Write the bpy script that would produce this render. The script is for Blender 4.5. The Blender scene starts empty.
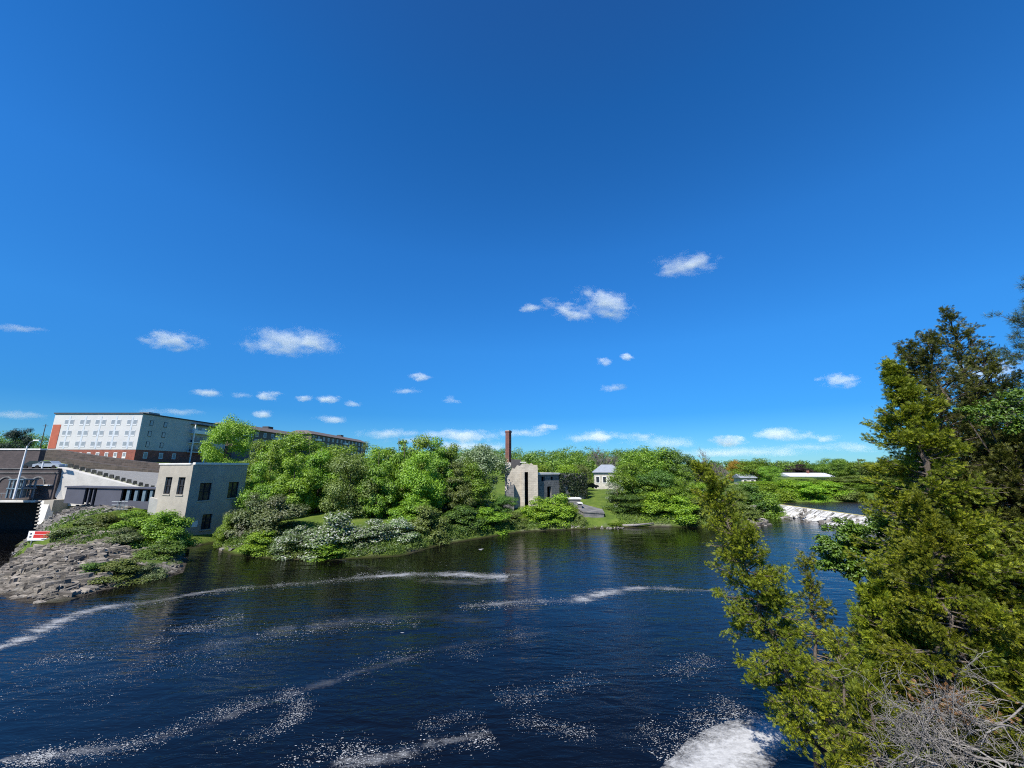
import bpy, math, random
import numpy as np
from mathutils import Vector

R = math.radians
rng = np.random.default_rng(11)
random.seed(5)
sc = bpy.context.scene
COL = sc.collection

# ------------------------------------------------------------------ camera numbers (used to survey the place from the photo)
F, PITCH, EYE = 388.0, R(12.2), 10.0
CP, SP = math.cos(PITCH), math.sin(PITCH)
def ray(px, py):
    u, v = px - 512.0, 384.0 - py
    return u, F * CP - v * SP, F * SP + v * CP
def atz(px, py, z=0.0):
    x, y, w = ray(px, py); t = (z - EYE) / w
    return Vector((x * t, y * t, z))
def atY(px, py, Y):
    x, y, w = ray(px, py); t = Y / y
    return Vector((x * t, Y, EYE + w * t))

# ------------------------------------------------------------------ object helpers
def tag(o, label=None, cat=None, group=None, kind=None):
    if label: o['label'] = label
    if cat: o['category'] = cat
    if group: o['group'] = group
    if kind: o['kind'] = kind
    return o
def empty(name, loc=(0, 0, 0), label=None, cat=None, group=None):
    o = bpy.data.objects.new(name, None); COL.objects.link(o)
    o.location = loc; o.empty_display_size = 0.3
    return tag(o, label, cat, group)

class MB:
    """collects polygons for ONE mesh object"""
    def __init__(s):
        s.v, s.q, s.f, s.n = [], [], [], 0
    def quads(s, V):                       # V: N x 4 x 3
        V = np.asarray(V, np.float32); k = V.shape[0]
        s.v.append(V.reshape(-1, 3))
        s.q.append(np.arange(k * 4).reshape(k, 4) + s.n); s.n += k * 4
    def raw(s, verts, faces):
        verts = np.asarray(verts, np.float32)
        s.v.append(verts.reshape(-1, 3))
        for fc in faces: s.f.append([i + s.n for i in fc])
        s.n += len(verts)
    def rawq(s, verts, Q):
        verts = np.asarray(verts, np.float32).reshape(-1, 3)
        s.v.append(verts); s.q.append(np.asarray(Q) + s.n); s.n += len(verts)
    def box(s, a, b):
        (x0, y0, z0), (x1, y1, z1) = a, b
        s.raw([(x0,y0,z0),(x1,y0,z0),(x1,y1,z0),(x0,y1,z0),(x0,y0,z1),(x1,y0,z1),(x1,y1,z1),(x0,y1,z1)],
              [(3,2,1,0),(4,5,6,7),(0,1,5,4),(1,2,6,5),(2,3,7,6),(3,0,4,7)])
    def frame_box(s, o, ux, uy, uz, a, b):  # box in a local frame
        o, ux, uy, uz = map(Vector, (o, ux, uy, uz))
        P = [(a[0],a[1],a[2]),(b[0],a[1],a[2]),(b[0],b[1],a[2]),(a[0],b[1],a[2]),(a[0],a[1],b[2]),(b[0],a[1],b[2]),(b[0],b[1],b[2]),(a[0],b[1],b[2])]
        W = [tuple(o + ux * p[0] + uy * p[1] + uz * p[2]) for p in P]
        s.raw(W, [(3,2,1,0),(4,5,6,7),(0,1,5,4),(1,2,6,5),(2,3,7,6),(3,0,4,7)])
    def prism(s, poly, z0, z1):
        n = len(poly)
        if not hasattr(z0, '__len__'): z0 = [z0] * n
        if not hasattr(z1, '__len__'): z1 = [z1] * n
        s.raw([(p[0], p[1], z0[i]) for i, p in enumerate(poly)] + [(p[0], p[1], z1[i]) for i, p in enumerate(poly)],
              [tuple(range(n - 1, -1, -1)), tuple(range(n, 2 * n))] + [(i, (i + 1) % n, n + (i + 1) % n, n + i) for i in range(n)])
    def tube(s, pts, rad, k=6, cap=True):
        pts = np.asarray(pts, float); m = len(pts)
        if not hasattr(rad, '__len__'): rad = [rad] * m
        t = np.gradient(pts, axis=0); t /= np.linalg.norm(t, axis=1)[:, None] + 1e-9
        ref = np.array([0.0, 0, 1]) if abs(t[0][2]) < 0.9 else np.array([1.0, 0, 0])
        a = np.cross(t, ref); a /= np.linalg.norm(a, axis=1)[:, None] + 1e-9
        b = np.cross(t, a)
        th = np.arange(k) * 2 * np.pi / k
        V = pts[:, None] + np.asarray(rad)[:, None, None] * (np.cos(th)[None, :, None] * a[:, None] + np.sin(th)[None, :, None] * b[:, None])
        Q = []
        for i in range(m - 1):
            for j in range(k):
                Q.append((i * k + j, i * k + (j + 1) % k, (i + 1) * k + (j + 1) % k, (i + 1) * k + j))
        n0 = s.n
        s.rawq(V.reshape(-1, 3), np.array(Q))
        if cap:
            s.f.append([n0 + j for j in range(k)][::-1]); s.f.append([n0 + (m - 1) * k + j for j in range(k)])
    def mesh(s, name, mat, smooth=False):
        me = bpy.data.meshes.new(name)
        V = np.concatenate(s.v) if s.v else np.zeros((0, 3), np.float32)
        Q = np.concatenate(s.q) if s.q else np.zeros((0, 4), int)
        lv = [Q.reshape(-1)] + [np.array(f) for f in s.f]
        tot = np.concatenate([np.full(len(Q), 4, int), np.array([len(f) for f in s.f], int)])
        lv = np.concatenate(lv).astype(np.int32)
        me.vertices.add(len(V)); me.vertices.foreach_set('co', V.reshape(-1).astype(np.float32))
        me.loops.add(len(lv)); me.loops.foreach_set('vertex_index', lv)
        me.polygons.add(len(tot))
        me.polygons.foreach_set('loop_start', np.concatenate([[0], np.cumsum(tot)[:-1]]).astype(np.int32))
        me.polygons.foreach_set('loop_total', tot.astype(np.int32))
        me.update(calc_edges=True)
        me.polygons.foreach_set('use_smooth', np.full(len(tot), bool(smooth)))
        if mat: me.materials.append(mat)
        return me
    def build(s, name, mat, parent=None, smooth=False):
        o = bpy.data.objects.new(name, s.mesh(name, mat, smooth)); COL.objects.link(o)
        if parent: o.parent = parent
        return o
def local(parent, o):
    """keep world position of geometry built in world coordinates under an Empty at loc"""
    o.parent = parent
    o.location = -Vector(parent.location)
    return o
def part(mb, name, mat, root, smooth=False):
    return local(root, mb.build(name, mat, None, smooth))
def subpart(mb, name, mat, prt, smooth=False):
    o = mb.build(name, mat, None, smooth); o.parent = prt; return o

# ------------------------------------------------------------------ materials
def newmat(name):
    m = bpy.data.materials.new(name); m.use_nodes = True
    nt = m.node_tree; nt.nodes.clear()
    out = nt.nodes.new('ShaderNodeOutputMaterial')
    return m, nt, out
def N(nt, t, **kw):
    n = nt.nodes.new('ShaderNode' + t)
    for k, v in kw.items():
        if k.startswith('i_'):
            key = k[2:].replace('_', ' ')
            n.inputs[key].default_value = v
        else: setattr(n, k, v)
    return n
def ramp(nt, fac, stops):
    r = nt.nodes.new('ShaderNodeValToRGB'); cr = r.color_ramp
    while len(cr.elements) < len(stops): cr.elements.new(0.5)
    for e, (p, c) in zip(cr.elements, stops):
        e.position = p; e.color = (*c, 1) if len(c) == 3 else c
    nt.links.new(fac, r.inputs[0]); return r.outputs[0]
def mixc(nt, fac, a, b, mode='MIX'):
    m = nt.nodes.new('ShaderNodeMix'); m.data_type = 'RGBA'; m.blend_type = mode
    for s, v in ((0, fac), (6, a), (7, b)):
        if hasattr(v, 'links'): nt.links.new(v, m.inputs[s])
        else: m.inputs[s].default_value = v if s == 0 or len(v) == 4 else (*v, 1)
    return m.outputs[2]
def math_(nt, op, a, b=None, clamp=False):
    m = nt.nodes.new('ShaderNodeMath'); m.operation = op; m.use_clamp = clamp
    for i, v in ((0, a), (1, b)):
        if v is None: continue
        if hasattr(v, 'links'): nt.links.new(v, m.inputs[i])
        else: m.inputs[i].default_value = v
    return m.outputs[0]
def coords(nt, kind='Object'):
    return nt.nodes.new('ShaderNodeTexCoord').outputs[kind]
def noise(nt, vec, scale, detail=4, rough=0.55, out=0, dist=0.0):
    n = N(nt, 'TexNoise'); n.inputs['Scale'].default_value = scale; n.inputs['Detail'].default_value = detail
    n.inputs['Roughness'].default_value = rough; n.inputs['Distortion'].default_value = dist
    nt.links.new(vec, n.inputs['Vector']); return n.outputs[out]
def vscale(nt, vec, s):
    m = N(nt, 'Mapping'); m.inputs['Scale'].default_value = s; nt.links.new(vec, m.inputs['Vector']); return m.outputs[0]

def plain(name, c1, c2=None, scale=1.0, rough=0.85, bump=0.0, bscale=8.0, metal=0.0, stretch=(1,1,1), spec=0.3, stain=None):
    """surface with uneven colour between c1 and c2, optional fine relief and dirt"""
    m, nt, out = newmat(name)
    p = N(nt, 'BsdfPrincipled'); nt.links.new(p.outputs[0], out.inputs[0])
    p.inputs['Roughness'].default_value = rough; p.inputs['Metallic'].default_value = metal
    p.inputs['Specular IOR Level'].default_value = spec
    co = vscale(nt, coords(nt), stretch)
    if c2 is None: c2 = tuple(c * 0.75 for c in c1)
    col = ramp(nt, noise(nt, co, scale, 5, 0.62), [(0.3, c2), (0.7, c1)])
    if stain:
        st = noise(nt, vscale(nt, coords(nt), (1.2, 1.2, 0.9)), stain[0], 6, 0.7)
        col = mixc(nt, ramp(nt, st, [(0.45, (0,0,0)), (0.8, (0.5,0.5,0.5))]), col, stain[1])
    nt.links.new(col, p.inputs['Base Color'])
    if bump:
        b = N(nt, 'Bump'); b.inputs['Strength'].default_value = bump; b.inputs['Distance'].default_value = 0.08
        nt.links.new(noise(nt, co, bscale, 5, 0.65), b.inputs['Height']); nt.links.new(b.outputs[0], p.inputs['Normal'])
    return m
def brickmat(name, c1, c2, mortar, w=0.5, h=0.2, mort=0.012, bump=0.4, off=0.5, vec=(1,1,1)):
    m, nt, out = newmat(name)
    p = N(nt, 'BsdfPrincipled'); nt.links.new(p.outputs[0], out.inputs[0]); p.inputs['Roughness'].default_value = 0.9
    sep = N(nt, 'SeparateXYZ'); nt.links.new(coords(nt), sep.inputs[0])
    cmb = N(nt, 'CombineXYZ')
    nt.links.new(math_(nt, 'ADD', sep.outputs[0], sep.outputs[1]), cmb.inputs[0]); nt.links.new(sep.outputs[2], cmb.inputs[1])
    b = N(nt, 'TexBrick'); b.offset = off
    nt.links.new(cmb.outputs[0], b.inputs['Vector'])
    b.inputs['Scale'].default_value = 1; b.inputs['Brick Width'].default_value = w; b.inputs['Row Height'].default_value = h
    b.inputs['Mortar Size'].default_value = mort
    b.inputs['Color1'].default_value = (*c1, 1); b.inputs['Color2'].default_value = (*c2, 1); b.inputs['Mortar'].default_value = (*mortar, 1)
    nz = noise(nt, coords(nt), 0.7, 5, 0.65)
    col = mixc(nt, 0.55, b.outputs['Color'], ramp(nt, nz, [(0.3, (0.35,0.35,0.35)), (0.7, (1,1,1))]), 'MULTIPLY')
    nt.links.new(col, p.inputs['Base Color'])
    bp = N(nt, 'Bump'); bp.inputs['Strength'].default_value = bump; bp.inputs['Distance'].default_value = 0.04
    nt.links.new(noise(nt, coords(nt), 6, 5, 0.7), bp.inputs['Height']); nt.links.new(bp.outputs[0], p.inputs['Normal'])
    return m
def leafmat(name, lo, mid, hi, trans=0.3, patch=1.0, gloss=0.12, objvar=0.25, patchcol=None):
    """leaves: every leaf its own tone, some unevenness from tree to tree"""
    m, nt, out = newmat(name)
    g = N(nt, 'NewGeometry')
    base = ramp(nt, g.outputs['Random Per Island'], [(0.0, lo), (0.5, mid), (1.0, hi)])
    nz = noise(nt, coords(nt), patch, 3, 0.6)
    if patchcol: base = mixc(nt, ramp(nt, nz, [(0.48, (0,0,0)), (0.66, (1,1,1))]), base, patchcol)
    oi = N(nt, 'ObjectInfo')
    h = N(nt, 'HueSaturation'); h.inputs['Saturation'].default_value = 1.0
    nt.links.new(math_(nt, 'ADD', math_(nt, 'MULTIPLY', oi.outputs['Random'], 0.024), 0.488), h.inputs['Hue'])
    nt.links.new(math_(nt, 'ADD', math_(nt, 'MULTIPLY', oi.outputs['Random'], objvar * 2), 1 - objvar), h.inputs['Value'])
    nt.links.new(base, h.inputs['Color'])
    d = N(nt, 'BsdfDiffuse'); t = N(nt, 'BsdfTranslucent'); gl = N(nt, 'BsdfGlossy'); gl.inputs['Roughness'].default_value = 0.5
    nt.links.new(h.outputs[0], d.inputs[0])
    nt.links.new(mixc(nt, 1.0, h.outputs[0], (1.1, 1.25, 0.5), 'MULTIPLY'), t.inputs[0])
    gl.inputs[0].default_value = (0.8, 0.85, 0.9, 1)
    a = N(nt, 'MixShader'); a.inputs[0].default_value = trans
    nt.links.new(d.outputs[0], a.inputs[1]); nt.links.new(t.outputs[0], a.inputs[2])
    b = N(nt, 'MixShader'); b.inputs[0].default_value = gloss * 0.3
    nt.links.new(a.outputs[0], b.inputs[1]); nt.links.new(gl.outputs[0], b.inputs[2])
    nt.links.new(b.outputs[0], out.inputs[0])
    return m

M = {}
M['concrete'] = plain('concrete', (0.39,0.355,0.295), (0.29,0.265,0.22), 0.6, 0.9, 0.35, 5, stain=(0.7,(0.22,0.20,0.17)))
M['pale_concrete'] = plain('pale_concrete', (0.62,0.59,0.53), (0.50,0.475,0.43), 0.5, 0.9, 0.2, 3, stain=(0.5,(0.34,0.33,0.30)))
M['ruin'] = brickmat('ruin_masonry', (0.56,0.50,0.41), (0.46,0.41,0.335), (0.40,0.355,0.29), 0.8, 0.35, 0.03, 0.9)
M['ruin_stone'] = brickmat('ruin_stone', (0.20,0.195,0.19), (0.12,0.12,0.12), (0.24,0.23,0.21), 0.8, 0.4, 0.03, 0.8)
M['white_stone'] = brickmat('white_stone', (0.62,0.58,0.50), (0.5,0.47,0.4), (0.4,0.38,0.34), 0.9, 0.45, 0.03, 0.5)
M['brown_brick'] = brickmat('brown_brick', (0.088,0.068,0.066), (0.06,0.048,0.048), (0.10,0.085,0.08), 0.5, 0.16, 0.012, 0.4)
M['red_brick'] = brickmat('red_brick', (0.33,0.085,0.05), (0.24,0.055,0.035), (0.30,0.2,0.16), 0.4, 0.14, 0.01, 0.3)
M['old_brick'] = brickmat('old_brick', (0.21,0.065,0.045), (0.12,0.036,0.028), (0.24,0.16,0.13), 0.26, 0.10, 0.01, 0.5)
M['dark_stone'] = brickmat('dark_stone', (0.095,0.07,0.056), (0.05,0.038,0.031), (0.09,0.078,0.066), 1.1, 0.45, 0.05, 0.9)
M['cladding'] = plain('pale_cladding', (0.56,0.555,0.54), (0.49,0.485,0.475), 0.3, 0.6, 0.05, 2)
M['white_trim'] = plain('white_trim', (0.78,0.78,0.76), (0.66,0.66,0.64), 1.5, 0.5, 0.0)
M['pale_trim'] = plain('pale_trim', (0.60,0.61,0.62), (0.53,0.54,0.55), 1.5, 0.5)
M['coping'] = plain('coping', (0.72,0.71,0.67), (0.55,0.54,0.51), 1.0, 0.75, 0.1)
def corr(name, c, per=0.3):
    m, nt, out = newmat(name); p = N(nt, 'BsdfPrincipled'); nt.links.new(p.outputs[0], out.inputs[0])
    w = N(nt, 'TexWave'); w.bands_direction = 'Y'; w.inputs['Scale'].default_value = 0.314 / per; w.inputs['Distortion'].default_value = 0
    nt.links.new(coords(nt), w.inputs['Vector'])
    nt.links.new(ramp(nt, noise(nt, coords(nt), 0.35, 4), [(0.3, tuple(v*0.86 for v in c)), (0.7, c)]), p.inputs['Base Color'])
    b = N(nt, 'Bump'); b.inputs['Strength'].default_value = 0.5; b.inputs['Distance'].default_value = 0.05
    nt.links.new(w.outputs['Fac'], b.inputs['Height']); nt.links.new(b.outputs[0], p.inputs['Normal']); p.inputs['Roughness'].default_value = 0.55
    return m
M['grey_siding'] = corr('grey_siding', (0.42,0.42,0.40))
M['roofing'] = plain('roofing', (0.085,0.08,0.08), (0.055,0.052,0.052), 1.5, 0.9, 0.3, 6)
M['grey_roof'] = plain('grey_roof', (0.27,0.29,0.33), (0.21,0.23,0.26), 1.5, 0.7, 0.2, 6)
M['white_roof'] = plain('white_roof', (0.72,0.73,0.74), (0.6,0.6,0.62), 1.0, 0.5)
M['brown_roof'] = plain('brown_roof', (0.26,0.16,0.12), (0.2,0.12,0.09), 2.0, 0.9)
M['taupe_siding'] = plain('taupe_siding', (0.15,0.12,0.105), (0.12,0.097,0.085), 0.5, 0.8, 0.1)
M['rust_panel'] = plain('rust_panel', (0.42,0.12,0.07), (0.34,0.09,0.055), 0.6, 0.8)
M['opening_shade'] = plain('opening_shade', (0.012,0.012,0.012), (0.006,0.006,0.006), 1, 0.9)  # near-black colour stands in for the shade inside openings
M['boarded'] = plain('boarded_window', (0.03,0.028,0.028), (0.015,0.014,0.014), 2, 0.7)
def glassmat(name, c, rough=0.08):
    m, nt, out = newmat(name); p = N(nt, 'BsdfPrincipled'); nt.links.new(p.outputs[0], out.inputs[0])
    p.inputs['Base Color'].default_value = (*c, 1); p.inputs['Roughness'].default_value = rough; p.inputs['Specular IOR Level'].default_value = 0.6
    b = N(nt, 'Bump'); b.inputs['Strength'].default_value = 0.05; nt.links.new(noise(nt, coords(nt), 1.2, 2), b.inputs['Height']); nt.links.new(b.outputs[0], p.inputs['Normal'])
    return m
M['glass'] = glassmat('window_glass', (0.03,0.035,0.045)); M['apt_glass'] = glassmat('curtained_glass', (0.26,0.28,0.30))
M['car_glass'] = glassmat('car_glass', (0.02,0.022,0.026))
M['car_dark'] = plain('dark_car_paint', (0.025,0.027,0.033), (0.02,0.022,0.027), 1, 0.25, spec=0.6)
M['car_silver'] = plain('silver_car_paint', (0.32,0.36,0.40), (0.28,0.31,0.35), 1, 0.3, spec=0.6)
M['tyre'] = plain('tyre', (0.015,0.015,0.015), None, 3, 0.9)
M['steel'] = plain('galvanised_steel', (0.24,0.27,0.29), (0.17,0.19,0.2), 3, 0.45, metal=0.4)
M['steel_blue'] = plain('blue_grey_steel', (0.14,0.20,0.24), (0.10,0.14,0.17), 3, 0.5)
M['slate_panel'] = plain('slate_grey_panel', (0.085,0.088,0.11), (0.07,0.072,0.09), 0.8, 0.7, 0.1)
M['guard'] = plain('guard_stone', (0.085,0.085,0.07), (0.045,0.045,0.038), 3, 0.95, 0.8, 8)
M['guard_rail'] = plain('mossy_kerb', (0.22,0.22,0.16), (0.14,0.15,0.10), 3, 0.95, 0.8, 8)
M['sign_white'] = plain('sign_white', (0.78,0.78,0.78), (0.7,0.7,0.72), 2, 0.5)
M['sign_red'] = plain('sign_red', (0.55,0.035,0.03), (0.48,0.03,0.028), 2, 0.5)
M['sign_ink'] = plain('sign_ink', (0.05,0.06,0.09), None, 2, 0.6)
M['bark'] = plain('bark', (0.12,0.095,0.075), (0.06,0.048,0.038), 5, 0.95, 0.8, 14, stretch=(1,1,0.25))
M['cedar_bark'] = plain('cedar_bark', (0.19,0.155,0.125), (0.09,0.07,0.055), 7, 0.95, 0.9, 20, stretch=(1,1,0.15))
M['dead_wood'] = plain('dead_wood', (0.31,0.285,0.26), (0.15,0.138,0.125), 5, 0.9, 0.6, 20)
M['grey_twig'] = plain('grey_twig', (0.20,0.17,0.155), (0.13,0.11,0.10), 3, 0.9)
M['foam'] = plain('foam', (0.45,0.45,0.44), (0.26,0.27,0.28), 2.5, 0.8, 0.5, 6)
M['rubble'] = plain('rubble', (0.33,0.31,0.28), (0.17,0.16,0.145), 1.4, 0.95, 0.7, 5)
M['bird'] = plain('gull_plumage', (0.75,0.75,0.75), (0.6,0.6,0.62), 6, 0.8)

L = {}
L['maple'] = leafmat('leaf_maple', (0.063,0.120,0.010), (0.158,0.272,0.018), (0.272,0.411,0.033), 0.34, 0.25)
L['bright'] = leafmat('leaf_bright', (0.093,0.175,0.010), (0.205,0.333,0.016), (0.315,0.449,0.033), 0.34, 0.3)
L['dark'] = leafmat('leaf_dark', (0.031,0.069,0.013), (0.081,0.156,0.020), (0.144,0.237,0.030), 0.3, 0.3)
L['pale'] = leafmat('leaf_pale', (0.08,0.12,0.045), (0.15,0.20,0.09), (0.30,0.34,0.22), 0.3, 0.5)
L['blossom'] = leafmat('leaf_blossom', (0.086,0.159,0.037), (0.159,0.245,0.072), (0.661,0.661,0.595), 0.25, 1.2, patchcol=(0.085,0.15,0.03))
L['olive'] = leafmat('leaf_olive', (0.077,0.105,0.020), (0.138,0.182,0.033), (0.209,0.253,0.055), 0.3, 0.4)
L['brownish'] = leafmat('leaf_brownish', (0.069,0.098,0.025), (0.127,0.172,0.046), (0.230,0.253,0.127), 0.25, 1.0, patchcol=(0.14,0.125,0.085))
L['yellow'] = leafmat('leaf_yellow', (0.30,0.20,0.012), (0.44,0.30,0.02), (0.50,0.38,0.04), 0.3, 0.4)
L['plum'] = leafmat('leaf_plum', (0.028,0.014,0.018), (0.05,0.026,0.028), (0.07,0.045,0.035), 0.2, 0.4)
L['spruce'] = leafmat('leaf_spruce', (0.008,0.022,0.014), (0.018,0.04,0.022), (0.03,0.06,0.03), 0.1, 0.4)
L['far'] = leafmat('leaf_far', (0.069,0.121,0.016), (0.132,0.213,0.023), (0.201,0.287,0.032), 0.3, 0.03, patchcol=(0.065,0.12,0.018))
L['cedar'] = leafmat('leaf_cedar', (0.026,0.044,0.007), (0.145,0.182,0.011), (0.385,0.395,0.026), 0.32, 0.9, gloss=0.05, patchcol=(0.115,0.15,0.012))
L['cedar_shade'] = leafmat('leaf_cedar_shade', (0.024,0.032,0.009), (0.072,0.086,0.016), (0.165,0.17,0.03), 0.25, 0.9, gloss=0.05)  # darker copy of the cedar green, shaded side put into the colour
L['pine'] = leafmat('leaf_pine', (0.025,0.045,0.022), (0.055,0.09,0.035), (0.10,0.14,0.05), 0.15, 0.9)
L['ivy'] = leafmat('leaf_ivy', (0.018,0.035,0.012), (0.04,0.065,0.02), (0.085,0.11,0.03), 0.2, 0.6, patchcol=(0.06,0.06,0.045))
L['grass'] = leafmat('leaf_grass', (0.06,0.11,0.015), (0.11,0.17,0.022), (0.17,0.22,0.04), 0.3, 0.5)

def vary(m, lo, hi):
    nt = m.node_tree; p = next(n for n in nt.nodes if n.type == 'BSDF_PRINCIPLED'); l = p.inputs['Base Color'].links[0]; src = l.from_socket
    g = N(nt, 'NewGeometry'); nt.links.new(mixc(nt, 1.0, src, ramp(nt, g.outputs['Random Per Island'], [(0, lo), (1, hi)]), 'MULTIPLY'), p.inputs['Base Color'])
vary(M['rubble'], (0.5, 0.48, 0.46), (1.2, 1.18, 1.15))
# ------------------------------------------------------------------ terrain
RIVER = np.array([(-150,-60),(-150,72),(-70.5,72),(-68.6,60.6),(-65.5,55.5),(-60,50.5),(-53,44),(-46,37),(-42.9,35.4),(-39,33.2),(-35.7,32.2),(-34.4,32.7),(-34.5,35.4),(-33,38.4),(-32.3,40.8),
    (-36.3,46.3),(-41.5,53.0),(-40,60),(-38.6,58),(-37.1,52.2),(-33,49),(-29.5,47.7),(-25,46.6),(-20.2,46.3),(-13,48.3),(-9.6,54.8),(-6,58.5),(-2,62.5),(1.3,65.5),(6,67.4),(11.4,68.6),
    (22.2,70.9),(32.5,70.9),(40,70.5),(46,74),(49,82),(58,97),(62,97),(62,63),(60,58),(45,47),(30,34),(20,25.5),(13.6,19.5),(11.0,16),(9.6,13),(8.6,9),(8,0),(8,-60)], float)
POOL = np.array([(61.5,97),(75,99.5),(100,100),(160,101),(260,106),(260,52),(100,58),(61.5,62)], float)
CTRL = np.array([(-30,58,3.2),(-15,62,2.6),(-22,52,1.6),(0,75,2.2),(12,80,2.8),(20,86,3.2),(25,90,3.4),(38,78,1.8),(24,104,4.0),(0,120,5),(-40,90,5),(-30,130,8),(0,190,9),(0,300,13),(60,250,10),
    (125,170,6.0),(125,140,4.2),(90,112,3.6),(100,125,3.8),(150,115,4.0),(150,140,4.6),(50,105,3.2),(45,92,2.4),(200,250,10),(-115,122,11.6),(-128,118,13.2),(-104,119,10.4),(-118,114,11),(-126,112,12),(-104,160,12.5),(-90,95,7.8),(-78,88,7.2),(-100,88,8.0),(-110,102,9.0),(-85,75,6.5),(-100,98,8.4),(-90,110,9.5),
    (-74,68,5.4),(-62,64,4.8),(-57,61,4.6),(-52,52,4.2),(-47,44,3.0),(-41,40,2.2),(-38,42,1.2),(-120,70,7),(-90,70,6),(-200,150,16),(-130,300,17),(-300,400,20),(0,500,17),(300,400,13),(300,150,9),(180,175,8),
    (12,5,6.5),(11,11,3.6),(15,13,3.8),(18.5,15,4.8),(25,15,7),(30,25,5.5),(45,35,5),(70,45,5),(100,40,8),(30,0,9),(20,-20,9),(12.5,15,2.3),(-200,-100,10),(200,-100,10),
    (3000,3000,9),(-3000,3000,12),(0,3000,12),(-3000,0,9),(3000,0,9),(0,1200,15)], float)
def poly_dist(P, poly):
    """signed distance, positive outside"""
    x, y = P[:, 0], P[:, 1]; d = np.full(len(P), 1e9); ins = np.zeros(len(P), bool)
    n = len(poly)
    for i in range(n):
        a, b = poly[i], poly[(i + 1) % n]; e = b - a
        w = P - a; t = np.clip((w @ e) / (e @ e), 0, 1)
        d = np.minimum(d, np.hypot(w[:, 0] - t * e[0], w[:, 1] - t * e[1]))
        c = ((a[1] > y) != (b[1] > y)) & (x < (b[0] - a[0]) * (y - a[1]) / (b[1] - a[1] + 1e-12) + a[0])
        ins ^= c
    return np.where(ins, -d, d)
def smooth(t): t = np.clip(t, 0, 1); return t * t * (3 - 2 * t)
def vnoise(x, y, seed=0):
    xi, yi = np.floor(x).astype(int), np.floor(y).astype(int); fx, fy = smooth(x - xi), smooth(y - yi)
    def h(i, j):
        n = (i * 374761393 + j * 668265263 + seed * 974711) & 0x7fffffff
        n = ((n ^ (n >> 13)) * 1274126177) & 0x7fffffff
        return ((n ^ (n >> 16)) & 0xffff) / 65535.0
    return (h(xi, yi) * (1 - fx) + h(xi + 1, yi) * fx) * (1 - fy) + (h(xi, yi + 1) * (1 - fx) + h(xi + 1, yi + 1) * fx) * fy
def fbm(x, y, seed=0, oct=4):
    s, a, t = 0, 1, 0
    for o in range(oct):
        s = s + a * vnoise(x * 2 ** o, y * 2 ** o, seed + o); t += a; a *= 0.5
    return s / t
def rockmask(P):
    """bare rock of the islet, 0..1"""
    x, y = P[:, 0], P[:, 1]
    e = ((x + 43.0) / 13.0) ** 2 + ((y - 39.5) / 9.5) ** 2
    m = smooth((1.25 - e) / 0.5)
    veg = fbm(x * 0.25 + 3, y * 0.25, 7)
    return m * smooth((0.70 - veg) / 0.12 + (49 - y) / 9 - 0.3)
def height(P):
    P = np.asarray(P, float).reshape(-1, 2)
    dr, dp = poly_dist(P, RIVER), poly_dist(P, POOL)
    w = 1.0 / ((P[:, None, 0] - CTRL[None, :, 0]) ** 2 + (P[:, None, 1] - CTRL[None, :, 1]) ** 2 + 2.0) ** 1.5
    h = (w * CTRL[None, :, 2]).sum(1) / w.sum(1)
    near_right = (P[:, 0] > 5) & (P[:, 1] < 62)
    L_ = np.where(near_right, 3.5, np.where((P[:, 0] < -52) & (P[:, 1] > 47), 2.0, 5.0))
    rk = rockmask(P)
    z = h * (1 - np.exp(-np.maximum(dr, 0) / L_)) + 0.10 * np.clip(dr, 0, 2)
    z += (fbm(P[:, 0] * 0.3, P[:, 1] * 0.3, 2) - 0.5) * 0.7 * smooth(dr / 3) * (1 - rk)
    # tilted strata of the islet
    s = (P[:, 0] * -0.5 + P[:, 1] * 0.86 + 1.6 * fbm(P[:, 0] * 0.35, P[:, 1] * 0.35, 5)) * 0.8
    s2 = s * 2.7 + 0.6 * fbm(P[:, 0] * 0.8, P[:, 1] * 0.8, 15); s2 = s2 - np.floor(s2); s2 = np.where(s2 < 0.75, s2 / 0.75, (1 - s2) / 0.25)
    st = (s - np.floor(s)); st = np.where(st < 0.8, st / 0.8, (1 - st) / 0.2)
    z += rk * smooth(dr / 1.0) * (0.55 * (st - 0.5) + 0.28 * (s2 - 0.5) + 0.6 * (fbm(P[:, 0] * 1.2, P[:, 1] * 1.2, 9) - 0.5) + 0.45 * (fbm(P[:, 0] * 0.4, P[:, 1] * 0.4, 4) - 0.5))
    z = np.where(dr < 0, -1.6 * smooth(-dr / 4) + 0.02, z)
    zp = 1.8 + (np.maximum(z, 2.2) - 1.8) * (1 - np.exp(-np.maximum(dp, 0) / 4.0))
    z = np.where((dp < 14) & (dr > 0), np.maximum(zp, np.where(dp < 0, -9, zp)), z)
    z = np.where((dp < 0), 1.8 - 1.0 * smooth(-dp / 3), z)
    return z
def hz(x, y): return float(height([(x, y)])[0])

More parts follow.
